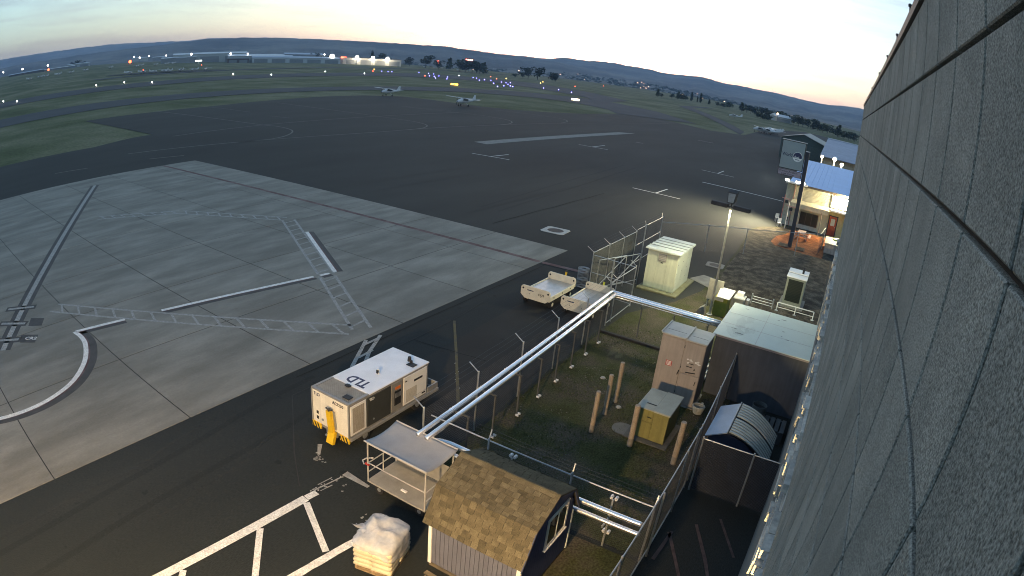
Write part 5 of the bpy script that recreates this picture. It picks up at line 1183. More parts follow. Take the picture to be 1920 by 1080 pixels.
def kiosk():
    X0, X1, Y0, Y1, H = 39.5, 41.6, .85, 2.12, 1.98
    t = thing('generator_cabinet', 'narrow white topped cabinet with a dark louvred front by the terminal wall', 'cabinet', (40.5, 1.5, 0))
    G_ = mat('kiosk_green_grey', (.24, .26, .22), .6, var=.1)
    b = MB(t); b.cbox((X0, Y0, .05), (X1, Y1, H), .015); b.build('body', G_, t)
    b = MB(t); b.cbox((X0 - .02, Y0 + .14, .42), (X0 - .001, Y1 - .14, H - .12), .006); d = b.build('louvre_panel', mat('black_green', (.012, .018, .014), .6), t)
    for k in range(14): b = MB(t); b.box((X0 - .03, Y0 + .16, .46 + k * .10), (X0 - .021, Y1 - .16, .50 + k * .10)); b.build('slat', mat('black_green_slat', (.016, .022, .018), .6), d)
    for x0, x1, z in ((X0 - .05, X0 + .98, H + .001), (X0 + 1.04, X1 + .05, H + .06)): b = MB(t); b.cbox((x0, Y0 - .05, z), (x1, Y1 + .05, z + .06), .01); b.build('roof_panel', WHITE, t)
    b = MB(t); b.cyl((X0 + 1.3, 1.2, H + .12), (X0 + 1.3, 1.2, H + .42), .07, n=10); b.cyl((X0 + 1.3, 1.2, H + .42), (X0 + 1.2, 1.2, H + .50), .07, n=10); b.build('exhaust', INK, t)
    b = MB(t); b.box((X0 - .2, Y0 - .2, .012), (X1 + .2, Y1 + .2, .048)); b.build('pad', CONC2, t)
    t = thing('guard_rail', 'white tubular guard frame standing behind the white-roofed hut', 'railing', (38.0, 1.1, 0)); b = MB(t)
    for y in (2.25, 1.05, -.15): b.cyl((38.2, y, 0), (38.2, y, .55), .035, n=8)
    b.cyl((38.2, 2.25, .55), (38.2, -.15, .55), .035, n=8); b.cyl((38.2, 2.25, .25), (38.2, -.15, .25), .025, n=8); b.build('frame', WHITE, t)
    for y in (2.25, 1.05, -.15): b = MB(t); b.box((38.1, y - .1, .012), (38.3, y + .1, .03)); b.build('foot', GALV, t)
    t = thing('pipe_rail', 'low grey pipe rail with three bars left of the dark cabinet', 'railing', (38.3, 3.2, 0)); b = MB(t)
    for y in (3.95, 2.55): b = MB(t); b.cyl((38.2, y, 0), (38.2, y, .62), .045, n=8); b.sphere((38.2, y, .64), .05, n=8); b.build('post', GALV, t)
    for z in (.16, .34, .52): b = MB(t); b.cyl((38.2, 3.95, z), (38.2, 2.55, z), .02, n=6); b.build('bar', GALV, t)
kiosk()
# ---------------------------------------------------------------- roadside sign on a post
def big_sign():
    t = thing('post_sign', 'tall square sign with blue globe emblem hung from a dark post near the office', 'sign', (58.2, 3.6, 0))
    PM = mat('dark_blue_post', (.035, .038, .05), .6, var=.1); SP = mat('sign_face', (.30, .34, .34), .55, var=.05, scale=1); FRM = mat('sign_frame', (.03, .03, .035), .5)
    b = MB(t); b.cbox((58.05, 3.40, 0), (58.42, 3.77, 8.93), .02); b.build('post', PM, t)
    b = MB(t); b.cbox((58.04, 3.38, 8.931), (58.44, 3.79, 8.99), .01); b.build('post_cap', GALV, t)
    b = MB(t); b.cbox((57.98, 3.80, 7.05), (58.30, 6.05, 9.66), .02); c = b.build('sign_box', FRM, t)
    b = MB(t); b.box((57.965, 3.86, 7.11), (57.979, 5.99, 9.60)); f = b.build('sign_face', SP, c)
    b = MB(t); b.box((57.95, 3.74, 9.661), (58.32, 6.1, 9.72)); b.build('top_rail', GALV, c)
    b = MB(t); b.cbox((58.0, 3.80, 6.42), (58.26, 6.05, 6.98), .015); c2 = b.build('lower_box', FRM, t)
    b = MB(t); b.box((57.985, 3.85, 6.46), (57.999, 6.0, 6.94)); b.build('lower_face', mat('pale_mauve_face', (.36, .30, .34), .6), c2)
    lettering('sign_name', 'World', .42, (57.962, 5.90, 8.22), (0, -1, 0), (0, 0, 1), NAVYT, t, wscale=.85, bold=.008)
    b = MB(t); b.cyl((57.955, 4.44, 8.30), (57.964, 4.44, 8.30), .45, n=32); d = b.build('emblem_ring', WHITE, t)
    b = MB(t); n = 24; pts = [(57.950, 4.44 + .41 * math.cos(a), 8.30 + .41 * math.sin(a)) for a in [-.25 + (math.pi + .5) * k / n for k in range(n + 1)]]; b.prism(pts, (.004, 0, 0)); b.build('emblem_globe', NAVYT, t)
    lettering('emblem_name', 'fuel', .30, (57.946, 4.72, 8.17), (0, -1, 0), (0, 0, 1), WHITE, t, bold=.006)
    b = MB(t); b.box((57.950, 4.24, 8.02), (57.9545, 4.64, 8.07)); b.build('emblem_bar', NAVYT, t)
    lettering('lower_name', 'Premier Aviation', .26, (57.983, 5.93, 6.73), (0, -1, 0), (0, 0, 1), INK, t, wscale=.98)
    lettering('lower_name', '& Jet Center', .24, (57.983, 5.70, 6.50), (0, -1, 0), (0, 0, 1), INK, t)
big_sign()

# ---------------------------------------------------------------- office hangar with blue roof
def lamp(name, loc, energy, col, parent=None, size=.2, spot=None, aim=None):
    ld = bpy.data.lights.new(name, 'SPOT' if spot else 'POINT'); ld.energy = energy; ld.color = col; ld.shadow_soft_size = size
    if spot: ld.spot_size = R_(spot); ld.spot_blend = 1.0
    o = bpy.data.objects.new(name, ld); COL.objects.link(o)
    if parent: o.parent = parent; o.location = Vector(loc) - root_loc(parent)
    else: o.location = loc
    if aim: o.rotation_euler = Vector(aim).to_track_quat('-Z', 'Y').to_euler()
    return o
def office():
    X0, Y0, Y1, H = 69.5, -9.0, 5.95, 4.75; XR, XB, ZR = 88.0, 106.0, 6.25
    t = thing('office_hangar', 'lit corrugated hangar office with a blue metal roof beyond the terminal', 'building', (80, 0, 0))
    WALLC = mat('beige_corrugated', (.42, .41, .33), .6, var=.06); BLUE = mat('blue_metal_roof', (.24, .42, .72), .4, .2, var=.06, scale=.6); CRW = mat('cream_wall', (.50, .46, .32), .7, var=.06)
    b = MB(t); b.prism([(X0 + .06, Y0, 0), (X0 + .06, Y0, H), (XR, Y0, ZR - .12), (XB, Y0, H), (XB, Y0, 0)], (0, Y1 - .55 - Y0, 0)); b.build('wall_core', WALLC, t)
    b = MB(t)                                                   # corrugation ribs on the upper front
    for k in range(46): y = .75 + k * .1; b.hexa([(X0 + .06, y, 2.78), (X0 + .06, y + .07, 2.78), (X0 + .06, y + .07, H - .1), (X0 + .06, y, H - .1)], [(X0 + .02, y + .015, 2.78), (X0 + .02, y + .055, 2.78), (X0 + .02, y + .055, H - .1), (X0 + .02, y + .015, H - .1)])
    b.build('corrugated_cladding', WALLC, t)
    b = MB(t); b.hexa([(X0 - .75, Y0, H), (XR, Y0, ZR), (XR, Y1 - .3, ZR), (X0 - .75, Y1 - .3, H)], [(X0 - .75, Y0, H + .07), (XR, Y0, ZR + .07), (XR, Y1 - .3, ZR + .07), (X0 - .75, Y1 - .3, H + .07)]); r = b.build('roof', BLUE, t)
    b = MB(t); b.hexa([(XR, Y0, ZR), (XB + .5, Y0, H), (XB + .5, Y1 - .3, H), (XR, Y1 - .3, ZR)], [(XR, Y0, ZR + .07), (XB + .5, Y0, H + .07), (XB + .5, Y1 - .3, H + .07), (XR, Y1 - .3, ZR + .07)]); b.build('rear_roof', BLUE, t)
    b = MB(t)
    for k in range(24): y = Y0 + .3 + k * .6; b.bar((X0 - .74, y, H + .09), (XR, y, ZR + .09), .04, .04)
    b.build('roof_seam', BLUE, r)
    b = MB(t); b.cbox((X0 - .80, Y0, H - .16), (X0 - .751, Y1 - .3, H + .06), .01); b.build('gutter', mat('bronze_gutter', (.09, .075, .06), .5), t)
    # lit eave box with floodlights at the left corner
    b = MB(t); b.cbox((X0 - 1.0, 3.6, H - .05), (X0 + .4, Y1 + .1, H + .12), .02); b.build('corner_soffit', WHITE, t)
    GW = glow('flood_white', (1.0, .92, .74), 16)
    for y in (5.9, 4.7, 4.15):
        b = MB(t); b.cbox((X0 - .95, y - .28, H + .121), (X0 - .25, y + .28, H + .36), .03); fl = b.build('floodlight', DARKST, t)
        b = MB(t); b.cbox((X0 - .99, y - .25, H + .14), (X0 - .951, y + .25, H + .34), .01); b.build('lens', GW, fl)
    lamp('corner_flood_lamp', (X0 - 1.35, 6.4, H + .15), 17000, (1.0, .84, .54), t, .25, 150, (-.42, .85, -.55))
    # front: awning, window, door, signs
    b = MB(t); b.hexa([(X0 - 1.45, .75, 2.30), (X0 + .05, .75, 2.70), (X0 + .05, 5.0, 2.70), (X0 - 1.45, 5.0, 2.30)], [(X0 - 1.5, .70, 2.80), (X0 + .05, .70, 3.00), (X0 + .05, 5.05, 3.00), (X0 - 1.5, 5.05, 2.80)]); b.build('awning', mat('awning_cream', (.55, .51, .36), .6), t)
    b = MB(t); b.box((X0 - .03, 1.78, .46), (X0 + .058, 3.86, 1.86)); w = b.build('window', mat('dark_frame', (.04, .04, .04), .5), t)
    for k in range(3): b = MB(t); b.box((X0 - .042, 1.84 + k * .68, .54), (X0 - .031, 2.46 + k * .68, 1.80)); b.build('pane', mat('office_glass', (.03, .035, .03), .1), w)
    b = MB(t); b.box((X0 - .05, 1.6, .0), (X0 + .057, 5.3, .44)); b.build('plinth_wall', mat('pale_plinth', (.46, .42, .36), .7), t)
    b = MB(t); b.box((X0 - .06, .70, 0), (X0 + .056, 1.70, 2.29)); b.build('porch_wall', CRW, t)
    b = MB(t); b.box((X0 - .02, -1.9, 0), (X0 + .059, .69, 2.79)); b.build('front_wall', mat('yellow_wall', (.52, .43, .20), .7), t)
    b = MB(t); b.cbox((X0 - .06, -.34, .03), (X0 - .021, .50, 2.14), .008); d = b.build('door', mat('red_door', (.33, .055, .02), .5), t)
    b = MB(t); b.box((X0 - .068, -.16, 1.15), (X0 - .061, .30, 1.9)); b.build('pane', mat('lit_pane', (.45, .45, .40), .3), d)
    b = MB(t); b.sphere((X0 - .10, -.24, 1.02), .04, n=8); b.build('handle', GALV, d)
    for y0, y1, z0, z1 in ((-.46, -.34, 0, 2.26), (.50, .62, 0, 2.26), (-.34, .50, 2.14, 2.26)): b = MB(t); b.box((X0 - .05, y0, z0), (X0 - .0205, y1, z1)); b.build('door_frame', DARKST, d)
    b = MB(t); b.box((X0 - 1.2, -2.6, 2.80), (X0 + .05, .69, 2.98)); b.build('door_canopy', WHITE, t)
    b = MB(t); b.cbox((X0 - .16, -1.9, 3.12), (X0 - .02, .66, 4.38), .02); s = b.build('sign_board', mat('lit_sign_face', (.85, .82, .70), .6), t)
    for pts in ([(.50, 3.72), (.30, 3.86), (.18, 3.74), (.02, 3.98), (-.10, 3.84)], [(.45, 3.40), (.25, 3.34), (.12, 3.46), (-.05, 3.36), (-.25, 3.52), (-.4, 3.44)]):
        for p, q in zip(pts, pts[1:]): b = MB(t); b.bar((X0 - .165, *p), (X0 - .165, *q), .008, .06, up=(1, 0, 0)); b.build('sign_stroke', INK, s)
    for k in range(4): b = MB(t); b.box((X0 - .4, .5 - k * .28, 4.41), (X0 - .1, .62 - k * .28, 4.5)); b.build('sign_clip', RED, t)
    b = MB(t); b.sphere((X0 - .75, -1.05, 4.15), .20, n=10); b.build('sign_lamp', glow('sign_lamp_glow', (1.0, .9, .62), 40), t)
    lamp('sign_flood_lamp', (X0 - 1.1, -1.0, 4.0), 2600, (1.0, .80, .45), t, .2)
    # flood pole pieces at the left
    b = MB(t); b.box((X0 - .03, 5.15, .0), (X0 + .04, 5.3, .9)); b.build('meter_box', DARKST, t)
    # annexe on the left with white siding
    b = MB(t); b.box((X0 + .10, 5.402, 0), (X0 + 12, 5.9, H - .06)); b.build('annexe', mat('annexe_grey', (.36, .38, .32), .7), t)
    b = MB(t); b.cyl((X0 - .04, 4.95, .0), (X0 - .04, 4.95, H - .1), .05, n=8); b.build('downpipe', mat('downpipe_red', (.26, .14, .12), .6), t)
office()
def office_yard():
    for x, y, h, lab in ((69.0, 5.85, 3.3, 'thin red and white mast standing at the left corner of the office'), (67.06, 5.1, 2.85, 'short white pipe mast with a cross bar before the office corner')):
        t = thing('mast', lab, 'mast', (x, y, 0), 0, 'masts at the office corner')
        b = MB(t); b.cyl((x, y, 0), (x, y, h), .045, n=8); b.build('pole', mat('mast_red', (.40, .16, .14), .6) if h > 3 else WHITE, t)
        b = MB(t); b.cyl((x, y + .3, h - .35), (x, y - .9, h - .45), .04, n=8); b.build('cross_bar', mat('mast_pink', (.5, .30, .28), .6), t)
        b = MB(t); b.cbox((x - .12, y - .45, h - .85), (x + .12, y - .1, h - .55), .02); b.build('junction_box', DARKST, t)
    for x, y, lab in ((67.3, 5.75, 'white moulded chair nearer the mulch bed at the office corner'), (70.2, 6.35, 'white moulded chair against the side of the office')):
        t = thing('garden_chair', lab, 'chair', (x, y, 0), .4, 'white chairs at the office corner')
        b = MB(); b.cbox((-.22, -.22, .40), (.22, .22, .44), .01); b.build('seat', WHITE, t); b = MB(); b.cbox((.18, -.22, .44), (.22, .22, .88), .01); b.build('backrest', WHITE, t)
        for sx in (-.19, .19):
            for sy in (-.19, .19): b = MB(); b.cyl((sx, sy, 0), (sx, sy, .4), .02, n=6); b.build('leg', WHITE, t)
    t = thing('picnic_table', 'pale picnic table with benches on the red rock before the office window', 'table', (63.4, 2.95, 0)); m = mat('pale_table', (.55, .42, .34), .7)
    for k in range(4): b = MB(t); b.cbox((62.45 + k * .48, 2.55, .72), (62.45 + k * .48 + .46, 3.35, .76), .008); b.build('top_board', m, t)
    for y in (2.1, 3.75): b = MB(t); b.cbox((62.45, y - .14, .42), (64.4, y + .14, .46), .008); b.build('bench', m, t)
    for x in (62.8, 64.0):
        b = MB(t); b.bar((x, 2.1, .40), (x, 3.75, .40), .05); b.bar((x, 2.3, 0), (x, 2.8, .71), .06); b.bar((x, 3.6, 0), (x, 3.1, .71), .06); b.build('leg_frame', GALV, t)
    for x, y, h, lab in ((61.4, .62, 2.55, 'slim orange lit post nearest the terminal in front of the red door'), (66.6, 1.4, 2.6, 'slim post under the office awning')):
        t = thing('fence_post', lab, 'post', (x, y, 0), 0, 'posts before the red door'); b = MB(t); b.cyl((x, y, 0), (x, y, h), .05, n=8); b.build('pipe', BOLM, t); b = MB(t); b.sphere((x, y, h), .055, n=8); b.build('cap', BOLM, t)
    t = thing('storage_bin', 'pale storage bin with a lime lid piece beside the red door', 'bin', (61.5, -.3, 0)); b = MB(t); b.cbox((59.6, -1.0, 0), (63.2, .35, .92), .03); b.build('body', mat('bin_grey', (.32, .28, .25), .7), t)
    b = MB(t); b.cbox((59.5, -1.05, .921), (63.3, .42, 1.0), .02); b.build('lid', mat('bin_cream', (.62, .58, .42), .6), t)
    b = MB(t); b.cbox((61.9, -1.0, 1.001), (63.0, -.35, 1.10), .03); b.build('lime_tray', mat('lime', (.42, .46, .03), .5), t)
    for k in range(4): b = MB(t); b.box((59.57, -.95 + k * .33, .1), (59.599, -.72 + k * .33, .8)); b.build('slat', mat('bin_slat', (.40, .35, .30), .7), t)
    # edging of the bed
    for k, (a, c) in enumerate((((57.4, 4.6), (57.6, 3.95)), ((57.5, 2.95), (59.4, 2.4)))):
        t = thing('planter', 'dark square planting pit left of the sign post' if k == 0 else 'dark square planting pit right of the sign post', 'planter', (a[0], a[1], 0)); b = MB(t)
        b.cbox((a[0], min(a[1], c[1]) - .3, .02), (a[0] + 1.6, max(a[1], c[1]) + .1, .07), .01); b.build('frame', mat('brown_edging', (.12, .05, .03), .9), t)
        b = MB(t); b.box((a[0] + .1, min(a[1], c[1]) - .2, .0705), (a[0] + 1.5, max(a[1], c[1]), .08)); b.build('soil', BED, t)
office_yard()

def right_hangars():
    t = thing('green_hangar', 'long dark green hangar behind the sign, far right', 'hangar', (175, 12, 0)); GH = mat('dark_green_wall', (.055, .075, .07), .7, var=.1); gz = ground_z(175, 12)
    b = MB(t); b.prism([(170, 18.2, -.3), (170, 18.2, 5.6), (170, 12.3, 7.3), (170, 6.4, 5.6), (170, 6.4, -.3)], (26, 0, 0)); b.build('wall', GH, t)
    for s in (-1, 1):
        b = MB(t); b.hexa([(169.6, 12.3 + s * 6.4, 5.45), (196.4, 12.3 + s * 6.4, 5.45), (196.4, 12.3, 7.32), (169.6, 12.3, 7.32)], [(169.6, 12.3 + s * 6.4, 5.6), (196.4, 12.3 + s * 6.4, 5.6), (196.4, 12.3, 7.47), (169.6, 12.3, 7.47)]); b.build('roof', mat('green_grey_roof', (.12, .15, .15), .5, .3), t)
    for k in range(3): b = MB(t); b.box((169.93, 7.0 + k * 3.8, -.2), (169.999, 10.6 + k * 3.8, 4.6)); b.build('door', mat('green_door', (.07, .09, .085), .7), t)
    t = thing('grey_hangar', 'hangar with a pale blue grey roof and warm lit wall behind the office', 'hangar', (140, -1, 0)); RB = mat('slate_blue_roof', (.17, .21, .30), .5, .3, var=.15, scale=.5)
    b = MB(t); b.prism([(135, -14, 0), (135, -14, 4.7), (168, -14, 7.7), (200, -14, 4.7), (200, -14, 0)], (0, 19.3, 0)); b.build('wall', mat('tan_hangar_wall', (.30, .24, .16), .7), t)
    b = MB(t); b.hexa([(134, -14.3, 4.75), (168, -14.3, 7.8), (168, 5.6, 7.8), (134, 5.6, 4.75)], [(134, -14.3, 4.9), (168, -14.3, 7.95), (168, 5.6, 7.95), (134, 5.6, 4.9)]); b.build('roof', RB, t)
    b = MB(t); b.box((167.6, -14.4, 7.951), (168.4, 5.7, 8.1)); b.build('ridge_cap', mat('ridge_white', (.6, .62, .66), .5), t)
    for k in range(3): b = MB(t); b.box((134.95, -8 + k * 4.4, 0), (134.999, -4.2 + k * 4.4, 3.9)); b.build('door', mat('hangar_door_tan', (.34, .29, .21), .7), t)
    G2 = glow('apron_lamp_glow', (1.0, .86, .55), 60)
    for x, y, h, e, lab in ((106.8, 4.05, 6.5, 300, 'lit lamp post left behind the blue roof'), (107.0, 1.85, 6.55, 420, 'middle lit lamp post behind the blue roof'), (119, .55, 5.2, 420, 'bright lamp right behind the blue roof next to the terminal')):
        t = thing('lamp_post', lab, 'street lamp', (x, y, 0), 0, 'lit lamp posts behind the office'); b = MB(t); b.cyl((x, y, 0), (x, y, h - .2), .07, n=8); b.build('pole', WHITE, t)
        b = MB(t); b.cbox((x - .2, y - .3, h - .2), (x + .2, y + .3, h - .02), .03); b.build('housing', DARKST, t)
        b = MB(t); b.sphere((x - .25, y, h - .28), .32 if y < 3 else .22, n=10); b.build('globe', G2, t)
        lamp('lamp_post_lamp', (x - .9, y, h - .5), e, (1, .8, .45), t, .3)
right_hangars()
# ---------------------------------------------------------------- aircraft
PLW = mat('aircraft_white', (.62, .60, .60), .4, var=.05); PLD = mat('aircraft_glass', (.03, .035, .045), .1); PLB = mat('aircraft_blue', (.06, .09, .22), .4)
def loft(b, secs, n=12):
    vs_, fs = [], []
    for x, cz, w, h in secs:
        for k in range(n): a = 2 * math.pi * k / n; vs_.append((x, w * math.cos(a), cz + h * math.sin(a)))
    for i in range(len(secs) - 1):
        for k in range(n): j = (k + 1) % n; fs.append((i * n + k, i * n + j, (i + 1) * n + j, (i + 1) * n + k))
    fs += [tuple(reversed(range(n))), tuple((len(secs) - 1) * n + k for k in range(n))]
    b.add(vs_, fs)
def aircraft(label, group=None):
    t = thing('light_aircraft', label, 'aircraft', (0, 0, 0), 0, group)
    b = MB(); loft(b, [(3.1, 1.25, .12, .12), (3.0, 1.25, .38, .30), (2.2, 1.28, .52, .50), (1.3, 1.42, .55, .68), (.2, 1.45, .56, .72), (-1.0, 1.42, .48, .62), (-2.6, 1.45, .28, .30), (-4.4, 1.55, .10, .17), (-4.9, 1.6, .05, .08)]); b.build('fuselage', PLW, t, smooth=True)
    b = MB(); b.hexa([(1.45, -.56, 1.55), (1.45, .56, 1.55), (.5, .59, 1.5), (.5, -.59, 1.5)], [(.9, -.5, 2.02), (.9, .5, 2.02), (.4, .52, 2.04), (.4, -.52, 2.04)]); b.build('windscreen', PLD, t)
    for s in (-1, 1): b = MB(); b.box((-.9, s * .545 - .03, 1.5), (.45, s * .545 + .03, 1.88)); b.build('side_window', PLD, t)
    for s in (-1, 1):
        b = MB(); b.hexa([(1.15, 0, 2.10), (-.45, 0, 2.08), (-.15, s * 5.5, 2.24), (.95, s * 5.5, 2.26)], [(1.1, 0, 2.24), (-.45, 0, 2.12), (-.15, s * 5.5, 2.28), (.9, s * 5.5, 2.34)]); w = b.build('wing', PLW, t)
        b = MB(); b.box((-.2, s * 5.45 - .05, 2.24), (.8, s * 5.45 + .05, 2.30)); b.build('wing_tip', PLB, w)
        b = MB(); b.bar((.5, s * .5, 1.05), (.4, s * 2.6, 2.12), .10, .05); b.build('strut', PLW, t)
        b = MB(); b.hexa([(-3.9, 0, 1.62), (-4.8, 0, 1.62), (-4.8, s * 1.75, 1.64), (-4.2, s * 1.75, 1.64)], [(-3.9, 0, 1.70), (-4.8, 0, 1.68), (-4.8, s * 1.75, 1.68), (-4.2, s * 1.75, 1.68)]); b.build('tailplane', PLW, t)
        b = MB(); b.bar((.1, s * .4, .95), (-.1, s * 1.25, .3), .09, .05); g = b.build('gear_leg', PLW, t)
        b = MB(); b.cyl((-.1, s * 1.17, .22), (-.1, s * 1.33, .22), .22, n=12); b.build('wheel', BLACK, g)
    b = MB(); b.prism([(-3.3, -.04, 1.75), (-4.2, -.04, 3.0), (-4.85, -.04, 3.0), (-4.8, -.04, 1.7)], (0, .08, 0)); b.build('fin', PLW, t)
    b = MB(); b.bar((2.4, 0, .9), (2.5, 0, .25), .07); b.cyl((2.5, -.07, .2), (2.5, .07, .2), .2, n=12); b.build('nose_gear', BLACK, t)
    b = MB(); b.cyl((3.1, 0, 1.25), (3.35, 0, 1.25), .14, .03, n=10); b.build('spinner', PLB, t)
    b = MB(); b.bar((3.22, -.12, .35), (3.22, .12, 2.15), .12, .02, up=(1, 0, 0)); b.build('propeller', INK, t)
    b = MB(); b.box((-2.4, -.52, 1.36), (2.0, -.5, 1.46)) if False else None
    return t
def put(t, x, y, rz, s=1.0): t.location = (x, y, ground_z(x, y) + .03); t.rotation_euler = (0, 0, R_(rz)); t.scale = (s, s, s); return t
p0 = put(aircraft('white high-wing light aircraft parked on the far apron edge, right one of the pair', 'light aircraft by the far apron edge'), 157.5, 110.5, 178, 1.16)
p1 = put(copy_tree(p0), 162.5, 146.0, 178, 1.16); p1['label'] = 'white high-wing light aircraft on the far apron edge, left one of the pair'
for k, (x, y, rz, lab) in enumerate(((404, 76, 100, 'white light aircraft standing alone beside the right taxiway'), (284, 36.6, 60, 'white and blue light aircraft at the left of the right hand parked cluster'), (292, 37.0, 75, 'light aircraft in the middle of the right hand parked cluster'), (300, 35.5, 50, 'light aircraft at the right of the right hand parked cluster behind the sign'), (283, 40.5, 120, 'small dark light aircraft leftmost of the right hand parked cluster'))):
    q = put(copy_tree(p0), x, y, rz, 1.1); q['label'] = lab; q['group'] = 'light aircraft parked on the right'
PFAR = [((197, 441), (205, 432), (213, 428), (224, 425), (226, 436), (238, 430), (247, 424), (258, 425)), ((150, 600), (168, 622), (176, 625), (190, 622), (196, 640), (212, 640), (240, 668), (282, 690), (305, 660), (330, 700), (345, 690), (372, 712), (386, 720), (400, 742))]
for grp, name in zip(PFAR, ('dark tie-down pad', 'far left parking row')):
    for k, (x, y) in enumerate(grp):
        q = put(copy_tree(p0), x, y, rnd.choice((200, 215, 20)) + rnd.uniform(-10, 10), 1.0); q['group'] = 'light aircraft on the ' + name; q['label'] = 'tiny white light aircraft, %s from the left on the %s' % (ORD[k], name)
pad = sheet('tie_down_pad', [(185, 455), (205, 455), (280, 440), (278, 418), (195, 424), (176, 440)], .02, ASPH, kind='structure')

# ---------------------------------------------------------------- airfield lights and lit signs
def field_light(name, label, group, P, col, strength, r=.34, h=.5):
    gl = glow(name + '_glow', col, strength)
    stem = MB(); stem.cyl((0, 0, 0), (0, 0, h), .06, n=6); stem = stem.mesh('stem', DARKST)
    gm = MB(); gm.sphere((0, 0, h + r * .7), r, n=8); gm = gm.mesh('lens', gl)
    P = sorted(P, key=lambda q: -math.atan2(q[1], q[0]))
    for k, (x, y) in enumerate(P):
        t = thing(name, '%s, %s from the left' % (label, ORD[k]), 'airfield light', (x, y, ground_z(x, y)), 0, group); link('stem', stem, t); link('lens', gm, t)
field_light('runway_edge_light', 'white edge light of the far runway', 'white runway edge lights', [(58.9, 294), (61.9, 272), (117, 306), (134, 306), (139, 281), (220, 328), (231, 303), (309, 341), (320, 312), (454, 327)], (1.0, .93, .88), 24, .3)
field_light('runway_end_light', 'red light glowing across the airfield', 'red airfield lights', [(378, 359), (368, 296), (524, 339), (475, 301), (543, 256), (765, 320), (953, 499), (353, 590), (240, 505)], (1.0, .10, .04), 9, .34)
field_light('taxiway_light', 'blue taxiway light in the cluster beyond the parked aircraft', 'blue taxiway lights', [(393, 363), (391, 354), (399, 357), (441, 362), (436, 347), (432, 338), (376, 298), (374, 292), (394, 303), (388, 290), (437, 300), (430, 292), (390, 262), (412, 272), (415, 268), (360, 230), (316, 199), (336, 207), (347, 209), (397, 243), (383, 204), (388, 195), (371, 177), (345, 268), (350, 262), (402, 250), (408, 246), (372, 226), (340, 203)], (.22, .20, 1.0), 8, .30)
field_light('amber_field_light', 'amber light near the taxiway bend', 'amber airfield lights', [(433, 410), (519, 318), (551, 295), (500, 270)], (1.0, .62, .12), 10, .34)
def guidance(label, x, y, rz, col, w=2.6, txt=None):
    t = thing('taxi_sign', label, 'sign', (x, y, ground_z(x, y)), R_(rz), 'lit taxi guidance signs'); b = MB(); b.cbox((-.15, -w / 2, .35), (.15, w / 2, 1.45), .02); b.build('cabinet', INK, t)
    for s in (-1, 1): b = MB(); b.box((min(s * .151, s * .16), -w / 2 + .12, .45), (max(s * .151, s * .16), w / 2 - .12, 1.35)); b.build('lit_face', glow('sign_face_%s' % ('amber' if col[2] < .3 else 'white'), col, 5), t)
    for y in (-w / 3, w / 3): b = MB(); b.cyl((0, y, 0), (0, y, .36), .05, n=6); b.build('leg', DARKST, t)
    b = MB(); b.box((-.163, -.35, .62), (-.1605, .35, .98)); b.build('letter_bar', INK, t)
guidance('amber lit taxiway guidance sign left of the grass island', 277, 202, 36, (1.0, .50, .06), 4.2)
guidance('white lit taxiway guidance sign at the tip of the grass island', 275.7, 129, 26, (1.0, .80, .55), 4.0)
t = thing('wind_tee', 'white lit wind tee glowing in front of the far hangars', 'wind indicator', (404, 683, ground_z(404, 683)), R_(150)); b = MB(); b.cyl((0, 0, 0), (0, 0, 3.2), .12, n=8); b.build('mast', WHITE, t)
b = MB(); b.prism([(-4, -3.4, 3.2), (4.5, 0, 3.2), (-4, 3.4, 3.2), (-2.6, 0, 3.2)], (0, 0, 1.6)); b.build('vane', glow('tee_glow', (.92, 1.0, .95), 3.0), t)
t = thing('beacon_lamp', 'red and orange light on a short mast before the far left sheds', 'beacon', (384, 858, ground_z(384, 858)), 0); b = MB(); b.cyl((0, 0, 0), (0, 0, 3), .2, n=8); b.build('mast', DARKST, t); b = MB(); b.sphere((0, 0, 4.2), 2.3, n=10); b.build('lamp', glow('beacon_red', (1.0, .10, .03), 6), t)
t = thing('beacon_lamp', 'small red light at the far left edge of the field', 'beacon', (262, 915, ground_z(262, 915)), 0); b = MB(); b.cyl((0, 0, 0), (0, 0, 2), .2, n=8); b.build('mast', DARKST, t); b = MB(); b.sphere((0, 0, 3.0), 1.7, n=10); b.build('lamp', glow('beacon_red', (1.0, .10, .03), 6), t)

# ---------------------------------------------------------------- far hangars and sheds
def far_shed(label, p, q, depth, h, wall, roofc, rise=2.0, doors=0, name='far_hangar', group='hangars across the airfield', lit=None):
    """front wall runs from p to q (seen from the camera), depth away from the camera"""
    a, c = Vector((*p, 0)), Vector((*q, 0)); d = (c - a).normalized(); n = Vector((-d.y, d.x, 0))
    if n.dot((a + c) / 2) < 0: n = -n
    z = min(ground_z(*p), ground_z(*q)) - .6; L = (c - a).length; t = thing(name, label, 'building', ((a.x + c.x) / 2, (a.y + c.y) / 2, z), 0, group)
    P = lambda u, v, w: a + d * u + n * v + Vector((0, 0, z + w))
    b = MB(t); b.hexa([P(0, 0, 0), P(L, 0, 0), P(L, depth, 0), P(0, depth, 0)], [P(0, 0, h), P(L, 0, h), P(L, depth, h), P(0, depth, h)]); w = b.build('wall', wall, t)
    b = MB(t); b.prism([P(-.5, -.8, h), P(-.5, depth / 2, h + rise), P(-.5, depth + .8, h), P(-.5, depth / 2, h + rise - .3)] if False else [P(-.5, -.8, h + .01), P(-.5, depth / 2, h + rise), P(-.5, depth + .8, h + .01)], d * (L + 1)); b.build('roof', roofc, t)
    for k in range(doors):
        u0 = L * (k + .12) / doors; u1 = L * (k + .88) / doors; b = MB(t); b.hexa([P(u0, -.12, .6), P(u1, -.12, .6), P(u1, -.005, .6), P(u0, -.005, .6)], [P(u0, -.12, h * .72), P(u1, -.12, h * .72), P(u1, -.005, h * .72), P(u0, -.005, h * .72)]); b.build('door', DOORM, t)
    return t, P, L
